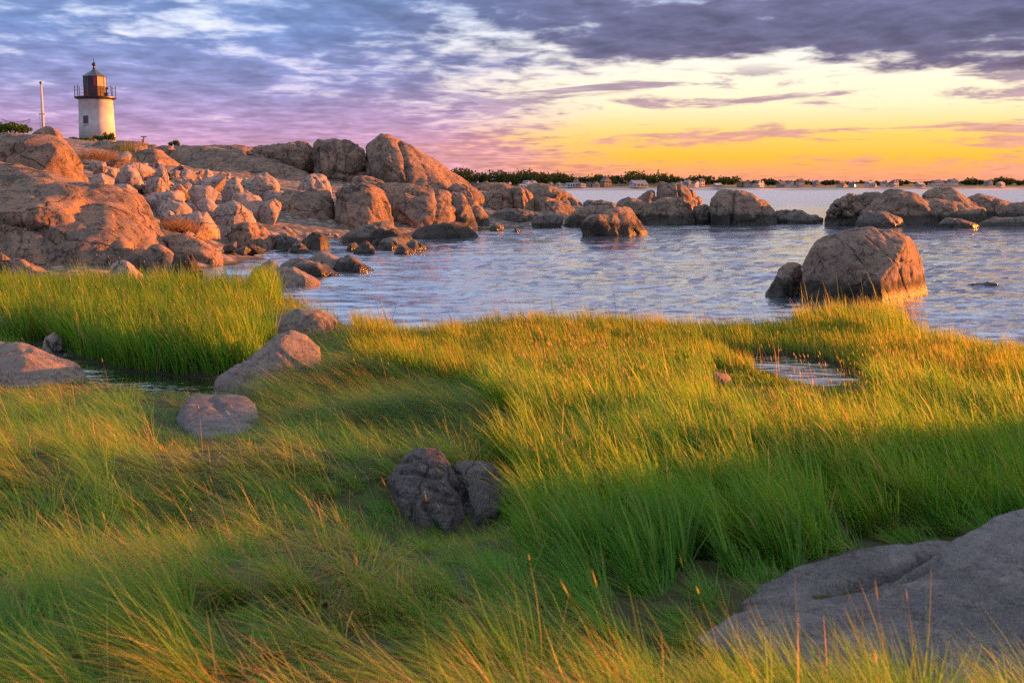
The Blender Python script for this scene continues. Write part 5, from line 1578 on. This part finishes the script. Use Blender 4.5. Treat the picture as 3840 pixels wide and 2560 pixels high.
def build_grass():
    r = np.random.default_rng(77)
    N = 415000
    # roots: denser near the camera
    u = r.random(N)
    y0, y1, k = 3.0, 27.0, 0.66
    y = (y0 ** k + u * (y1 ** k - y0 ** k)) ** (1 / k)
    x = r.uniform(-1, 1, N) * (0.50 * y + 0.9)
    # gather the roots into tussocks
    cs = 0.30
    gi, gj = np.floor((x * 0.8 + y * 0.6) / cs), np.floor((y * 0.8 - x * 0.6) / cs)
    ax, ay = (x * 0.8 + y * 0.6) / cs, (y * 0.8 - x * 0.6) / cs
    bd = np.full(N, 1e9)
    bx, by, h3 = np.zeros(N), np.zeros(N), np.zeros(N)
    for di in (-1, 0, 1):
        for dj in (-1, 0, 1):
            ci_, cj_ = gi + di, gj + dj
            hx = ci_ + (_hash(ci_, cj_, ci_ * 0, 5) & 1023) / 1023.0
            hy = cj_ + (_hash(ci_, cj_, ci_ * 0, 6) & 1023) / 1023.0
            d_ = (ax - hx) ** 2 + (ay - hy) ** 2
            w_ = d_ < bd
            bd = np.where(w_, d_, bd)
            bx, by = np.where(w_, hx, bx), np.where(w_, hy, by)
            h3 = np.where(w_, (_hash(ci_, cj_, ci_ * 0, 7) & 1023) / 1023.0, h3)
    ox_, oy_ = (ax - bx) * cs, (ay - by) * cs
    ox, oy = ox_ * 0.8 - oy_ * 0.6, ox_ * 0.6 + oy_ * 0.8
    pull = 0.45 * (1 - 0.6 * sstep(8, 14, y))
    x, y = x - ox * pull, y - oy * pull
    GZ, MZ = Grid2(ground_z), Grid2(marsh)
    z = GZ(x, y)
    ok = (z > 0.0) & (MZ(x, y) > z - 0.02) & (y < 31)
    ok |= (z > -0.05) & (r.random(N) < 0.30) & (y < 27) & (y > 18.3)
    for poly in FOOT2:
        ok &= ~inpoly(x, y, poly)
    x, y, z, ox, oy, h3 = x[ok], y[ok], z[ok], ox[ok], oy[ok], h3[ok]
    n = len(x)
    P = np.stack([x, y, z - 0.01], -1)
    qx, qy = pix(P)
    g = lambda sc_, o, sd: Grid2(lambda a, b: fbm(np.stack([a, b], -1) * sc_, o, sd), st=0.08)(x, y)
    tall = inpoly(qx + 70 * g(1.2, 2, 86), qy + 25 * g(1.2, 2, 87), Z_TALL)
    mat_ = inpoly(qx + 60 * g(1.1, 1, 81), qy + 40 * g(1.1, 1, 82), Z_MAT)
    tuft = inpoly(qx, qy, Z_TUFT)
    up = inpoly(qx + 120 * g(0.8, 1, 83), qy + 70 * g(0.8, 1, 84), Z_UP) & ~mat_
    right = (qy < 1470 + 60 * g(0.7, 1, 85)) & (qx > 1330) & ~tuft & ~tall
    fore = ~(tall | mat_ | tuft | up | right)
    n1, n2, n3, n4 = g(0.55, 2, 90), g(1.6, 2, 91), g(4.5, 1, 92), g(0.9, 2, 93)
    rn = r.random(n)
    # wind from the right: tips lean left, turned by eddies and by the spread of each tussock
    az = math.pi + 0.55 * n1 + 0.8 * n2 + 0.5 * n3 + r.normal(0, 0.35, n)
    L = np.full(n, 0.40)
    lean = np.full(n, 0.5)
    bend = np.full(n, 0.6)
    W = np.full(n, 0.0042)
    C = np.zeros((n, 3))

    def colr(mask, a, b, c, straw, f=0.0):
        m = mask.sum()
        t = np.clip(0.5 + 0.9 * n4[mask] + r.normal(0, 0.22, m), 0, 1)[:, None]
        col = np.array(a) * (1 - t) + np.array(b) * t
        t2 = np.clip(r.normal(0.25, 0.25, m) + 0.4 * n2[mask], 0, 1)[:, None]
        col = col * (1 - t2) + np.array(c) * t2
        s_ = (r.random(m) < np.clip(straw + f * n1[mask] + f * 0.8 * n2[mask], 0, 0.92))[:, None]
        sc_ = np.array((0.40, 0.285, 0.135)) * r.uniform(0.55, 1.25, (m, 1))
        C[mask] = np.where(s_, sc_, col) * r.uniform(0.75, 1.2, (m, 1))

    GR, DG, YG = (0.085, 0.265, 0.020), (0.040, 0.165, 0.024), (0.20, 0.30, 0.026)
    # tall cordgrass
    L[tall] = 0.64 * (1 + 0.22 * n2[tall] + 0.15 * n3[tall]) * r.uniform(0.62, 1.18, tall.sum())
    lean[tall] = np.abs(r.normal(0.10, 0.14, tall.sum()))
    bend[tall] = r.uniform(0.15, 0.85, tall.sum())
    az[tall] = az[tall] + r.normal(0, 0.9, tall.sum())
    W[tall] = 0.0105
    colr(tall, DG, GR, (0.20, 0.27, 0.03), 0.03)
    # tuft next to the lone boulder
    L[tuft] = 0.40 * r.uniform(0.6, 1.35, tuft.sum())
    lean[tuft] = np.abs(r.normal(0.1, 0.12, tuft.sum()))
    bend[tuft] = r.uniform(0.1, 0.7, tuft.sum())
    W[tuft] = 0.009
    colr(tuft, GR, YG, (0.22, 0.22, 0.05), 0.06)
    # short golden marsh on the right
    m = right
    L[m] = 0.27 * (1 + 0.35 * n2[m]) * r.uniform(0.6, 1.35, m.sum())
    lean[m] = np.abs(r.normal(0.12, 0.16, m.sum()))
    bend[m] = r.uniform(0.1, 0.7, m.sum())
    W[m] = 0.0070
    colr(m, (0.075, 0.23, 0.022), (0.15, 0.26, 0.026), (0.24, 0.26, 0.04), 0.07, 0.2)
    # upright stand in the middle distance
    m = up
    L[m] = 0.40 * (1 + 0.25 * n2[m]) * r.uniform(0.6, 1.3, m.sum())
    lean[m] = np.abs(r.normal(0.22, 0.18, m.sum()))
    bend[m] = r.uniform(0.2, 1.0, m.sum())
    W[m] = 0.0072
    colr(m, DG, GR, YG, 0.07, 0.10)
    # combed, lodged mats
    m = mat_
    L[m] = 0.46 * r.uniform(0.7, 1.25, m.sum())
    lean[m] = r.normal(0.85, 0.18, m.sum())
    bend[m] = r.uniform(0.4, 1.1, m.sum())
    W[m] = 0.0040
    az[m] = math.pi + 0.35 + 0.9 * n1[m] + 0.9 * n2[m] + r.normal(0, 0.16, m.sum())
    colr(m, (0.045, 0.165, 0.042), (0.080, 0.21, 0.042), (0.14, 0.22, 0.05), 0.10, 0.40)
    # foreground salt hay, lying over
    m = fore
    L[m] = 0.37 * (1 + 0.3 * n2[m]) * r.uniform(0.6, 1.25, m.sum())
    lean[m] = np.clip(r.normal(0.92 + 0.45 * n4[m] + 0.25 * n3[m], 0.25, m.sum()), 0.02, 1.35)
    bend[m] = r.uniform(-0.1, 1.2, m.sum())
    W[m] = 0.0038
    az[m] = math.pi + 0.10 + 1.1 * n1[m] + 1.7 * n2[m] + 0.6 * n3[m] + r.normal(0, 0.40, m.sum())
    colr(m, (0.070, 0.225, 0.034), (0.11, 0.27, 0.034), (0.19, 0.29, 0.06), 0.09, 0.46)
    wx = np.cos(az) + np.where(mat_, 0.3, 0.7) * ox / cs * 1.6
    wy = np.sin(az) + np.where(mat_, 0.3, 0.7) * oy / cs * 1.6
    az = np.arctan2(wy, wx)
    lean = lean * (0.75 + 0.5 * np.clip(np.hypot(ox, oy) / cs * 2, 0, 1))
    L *= (1 + 0.22 * n3) * (0.82 + 0.34 * h3)
    wide = up & (rn < 0.14)
    W[wide] *= 2.1
    L[wide] *= 1.2
    C[wide] = C[wide] * 0.4 + np.array((0.12, 0.22, 0.05)) * 0.6
    dead = (fore | mat_) & (rn > 0.93)
    W[dead] *= 1.7
    lean[dead] = r.uniform(0.9, 1.5, dead.sum())
    C[dead] = np.array((0.34, 0.25, 0.14)) * r.uniform(0.5, 1.1, (dead.sum(), 1))
    L[(fore & (h3 < 0.16))] *= 0.45
    edge = (z < 0.075) & (y > 17) & (right | tuft | tall) & (rn > 0.965)
    L[edge] *= 1.9
    W[edge] *= 0.8
    lean[edge] *= 0.6
    for poly, f in (([(560, 1470), (1010, 1470), (1010, 1720), (600, 1720)], 0.42), ([(1420, 1840), (1990, 1780), (2010, 2140), (1450, 2200)], 0.42), ([(2600, 2240), (2760, 2150), (4300, 2150), (4300, 2660), (2600, 2660)], 0.50), ([(2680, 1400), (3260, 1400), (3300, 1610), (2700, 1590)], 0.20), ([(990, 1110), (1480, 1150), (1480, 1290), (1000, 1280)], 1.3), ([(1000, 1250), (1290, 1240), (1300, 1330), (980, 1330)], 0.55), ([(420, 1400), (960, 1420), (960, 1500), (420, 1500)], 0.55), ([(-300, 1400), (420, 1400), (420, 1560), (-300, 1560)], 0.6)):
        L[inpoly(qx, qy, poly)] *= f
    W *= r.uniform(0.75, 1.45, n) * np.clip(y / 9.0, 0.95, 1.8) ** 0.65
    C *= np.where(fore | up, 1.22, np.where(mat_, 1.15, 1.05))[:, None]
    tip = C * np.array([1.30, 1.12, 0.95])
    lean_s = lean

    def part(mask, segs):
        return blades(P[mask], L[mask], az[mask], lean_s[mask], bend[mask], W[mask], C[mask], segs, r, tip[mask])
    near = y < 9
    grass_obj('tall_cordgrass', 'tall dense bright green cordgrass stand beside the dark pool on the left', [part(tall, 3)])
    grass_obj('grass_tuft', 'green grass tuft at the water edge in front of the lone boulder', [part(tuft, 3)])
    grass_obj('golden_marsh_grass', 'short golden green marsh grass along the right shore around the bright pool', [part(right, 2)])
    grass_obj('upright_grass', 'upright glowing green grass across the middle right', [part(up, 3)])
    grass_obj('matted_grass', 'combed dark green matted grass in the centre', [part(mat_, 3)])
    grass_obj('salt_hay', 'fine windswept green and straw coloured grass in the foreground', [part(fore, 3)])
    # coarse grass over the added, unseen shade bank beyond the right edge
    nb_ = 16000
    bx_, by_ = r.uniform(4.2, 12.5, nb_), r.uniform(5.5, 14.5, nb_)
    kb = bx_ > 0.5 * by_ + 0.9
    bx_, by_ = bx_[kb], by_[kb]
    nb_ = len(bx_)
    Pb = np.stack([bx_, by_, GZ(bx_, by_) - 0.01], -1)
    Cb = np.array(GR) * r.uniform(0.7, 1.3, (nb_, 1))
    grass_obj('shade_bank_grass', 'coarse green grass on the bank beyond the right edge', [blades(Pb, r.uniform(0.25, 0.5, nb_), math.pi + r.normal(0, 0.8, nb_), r.uniform(0.1, 0.6, nb_), r.uniform(0.2, 0.9, nb_), np.full(nb_, 0.012), Cb, 2, r)])
    # seed heads
    cand = np.where(((right | up | tuft) & (rn < 0.02) & (n1 + n2 > 0.05 + 0.3 * h3)) | ((right | up) & (qx > 1900) & (qy > 1370) & (qy < 1720) & (rn > 0.97) & (n2 + 0.5 * n1 > -0.15) & ~inpoly(qx, qy, [(2650, 1380), (3300, 1380), (3320, 1620), (2660, 1600)])))[0]
    cand2 = np.where((fore & (rn < 0.0006)) | (tall & (rn < 0.003)))[0]
    ci = np.concatenate([cand, cand2])
    m = len(ci)
    Ls = np.where(tall[ci], 0.85, np.where(up[ci], 0.52, 0.36)) * r.uniform(0.8, 1.35, m)
    a2, l2, b2 = az[ci], np.abs(r.normal(0.10, 0.12, m)), r.uniform(0.1, 0.5, m)
    cs_ = np.array((0.36, 0.26, 0.09)) * r.uniform(0.7, 1.3, (m, 1))
    st = blades(P[ci], Ls, a2, l2, b2, np.full(m, 0.003) * np.clip(y[ci] / 8, 0.9, 1.8), cs_, 3, r)
    tipp = st[0].reshape(m, 7, 3)
    pre, end = tipp[:, 4:6].mean(1), tipp[:, 6]
    dirv = end - pre
    dirv /= np.linalg.norm(dirv, axis=1, keepdims=True)
    base = end - dirv * 0.02
    hl = r.uniform(0.03, 0.08, m)
    hcol = np.array((0.44, 0.36, 0.14)) * r.uniform(0.7, 1.25, (m, 1))
    heads = []
    for q in (0, 1):
        ang = r.uniform(0, math.pi, m) + q * math.pi / 2
        sd = np.stack([np.cos(ang), np.sin(ang), np.zeros(m)], -1)
        wd = (0.0034 * np.clip(y[ci] / 8, 0.9, 1.9))[:, None]
        Vh = np.stack([base, base + dirv * (hl * 0.4)[:, None] + sd * wd, base + dirv * hl[:, None], base + dirv * (hl * 0.4)[:, None] - sd * wd], 1).reshape(-1, 3)
        Qh = np.arange(len(Vh)).reshape(-1, 4)
        heads.append((Vh, Qh, np.zeros((0, 3), int), np.repeat(hcol, 4, 0)))
    grass_obj('grass_seed_heads', 'golden seed heads on stalks rising above the marsh grass', [st] + heads)


build_grass()


def hero_blades():
    """the few broad single blades that stand out in front"""
    r = np.random.default_rng(5)
    L_ = [((3379, 2470), (3215, 2165), 4.1, 0.011), ((3465, 2470), (3492, 2092), 4.1, 0.009), ((3300, 2450), (3159, 2258), 4.0, 0.012), ((2525, 2460), (2395, 2235), 4.3, 0.014), ((2600, 2470), (2545, 2350), 4.2, 0.010),
          ((2985, 2400), (2978, 2120), 4.3, 0.007), ((2990, 2430), (2915, 2240), 4.2, 0.008), ((3240, 2330), (3232, 2240), 4.2, 0.008), ((2860, 2400), (2830, 2240), 4.3, 0.007), ((3160, 2440), (3120, 2290), 4.1, 0.008),
          ((2405, 2480), (2350, 2180), 4.4, 0.013), ((2370, 2500), (2355, 2300), 4.3, 0.012), ((2850, 1750), (2770, 1690), 8.4, 0.012), ((1960, 1960), (2150, 1930), 7.2, 0.014), ((2620, 2430), (2560, 2300), 4.2, 0.008),
          ((1100, 1160), (1080, 1075), 22.5, 0.012), ((1460, 1230), (1500, 1090), 21.5, 0.010), ((2070, 1210), (2066, 1105), 22, 0.016), ((3450, 1262), (3455, 1190), 19.4, 0.02)]
    pr = []
    for a, b, Y, W in L_:
        A = at(a[0], a[1], Y)
        B = at(b[0], b[1], Y + 0.05)
        g = float(ground_z(A[0], A[1])[0])
        A[2] = min(A[2], g + 0.02)
        n = 7
        t = np.linspace(0, 1, n)
        ctrl = (A + B) / 2 + np.array([0.02, 0, 0.04]) * np.linalg.norm(B - A) * 1.6
        c = (1 - t)[:, None] ** 2 * A + 2 * (t * (1 - t))[:, None] * ctrl + t[:, None] ** 2 * B
        wv = W * 0.5 * np.clip((1 - t), 0, 1) ** 0.5
        sd = np.array([0.85, 0.5, 0.0])
        V = np.empty((2 * n, 3))
        V[0::2], V[1::2] = c - wv[:, None] * sd, c + wv[:, None] * sd
        Q = np.array([[2 * k, 2 * k + 1, 2 * k + 3, 2 * k + 2] for k in range(n - 1)])
        col = np.repeat([(0.42, 0.29, 0.07) if Y < 7 else (0.22, 0.22, 0.05)], 2 * n, 0) * r.uniform(0.7, 1.2)
        pr.append((V, Q, np.zeros((0, 3), int), col))
    grass_obj('broad_grass_blades', 'broad single golden grass blades standing out in front of the slab', pr)


hero_blades()


def debris():
    """dry seaweed and brush wrack on the rubble, grass on ledges"""
    r = np.random.default_rng(9)

    def pile(px, py, Y, w, h, nb, name, label, col, L0):
        c = at(px, py, Y)
        P = np.stack([c[0] + r.normal(0, w / 3, nb), c[1] + r.normal(0, w / 3, nb), np.full(nb, c[2] - 0.1)], -1)
        P[:, 2] += h * np.exp(-((P[:, 0] - c[0]) / (w / 2)) ** 2) * r.random(nb)
        C = np.array(col) * r.uniform(0.6, 1.3, (nb, 1))
        grass_obj(name, label, [blades(P, L0 * r.uniform(0.5, 1.2, nb), r.uniform(0, 6.28, nb), r.uniform(0.5, 1.4, nb), r.uniform(-0.5, 1.0, nb), np.full(nb, 0.022), C, 3, r)], cat='seaweed')
    pile(668, 856, 42.5, 1.3, 0.22, 900, 'dry_seaweed', 'heap of dry orange seaweed above the tilted slab', (0.30, 0.17, 0.07), 0.5)
    pile(370, 596, 64, 1.9, 0.3, 900, 'dry_brush', 'tangle of dry orange brush behind the blocky brown boulder', (0.26, 0.15, 0.07), 0.7)
    pile(430, 610, 66, 1.4, 0.4, 500, 'dry_brush', 'thin dry brush trailing down right of the orange stone', (0.22, 0.13, 0.07), 0.6)

    def upright(px, py, Y, w, h, nb, label, col):
        c = at(px, py, Y)
        P = np.stack([c[0] + r.normal(0, w / 3, nb), c[1] + r.normal(0, w / 3, nb), np.full(nb, c[2])], -1)
        C = np.array(col) * r.uniform(0.6, 1.3, (nb, 1))
        grass_obj('ledge_grass', label, [blades(P, h * r.uniform(0.4, 1.1, nb), r.uniform(0, 6.28, nb), np.abs(r.normal(0.1, 0.12, nb)), r.uniform(0, 0.5, nb), np.full(nb, 0.03), C, 3, r)])
    upright(468, 612, 80, 0.7, 1.6, 160, 'tall green grass tuft growing from a crack in the grey ledge', (0.10, 0.15, 0.03))
    upright(500, 570, 84, 1.6, 1.1, 120, 'sparse grass along the top of the grey ledge', (0.16, 0.16, 0.05))
    # driftwood stick in the grass
    a, b = at(1900, 1985, 7.0), at(2075, 1935, 7.15)
    MB().tube([a, (a + b) / 2 + np.array([0, 0, 0.01]), b], 0.011, 0.006, 7).build('driftwood_stick', M_WOOD, None, True)
    tag(bpy.data.objects['driftwood_stick'], 'thin bare driftwood stick lying in grass right of the fractured rock', 'stick')


debris()
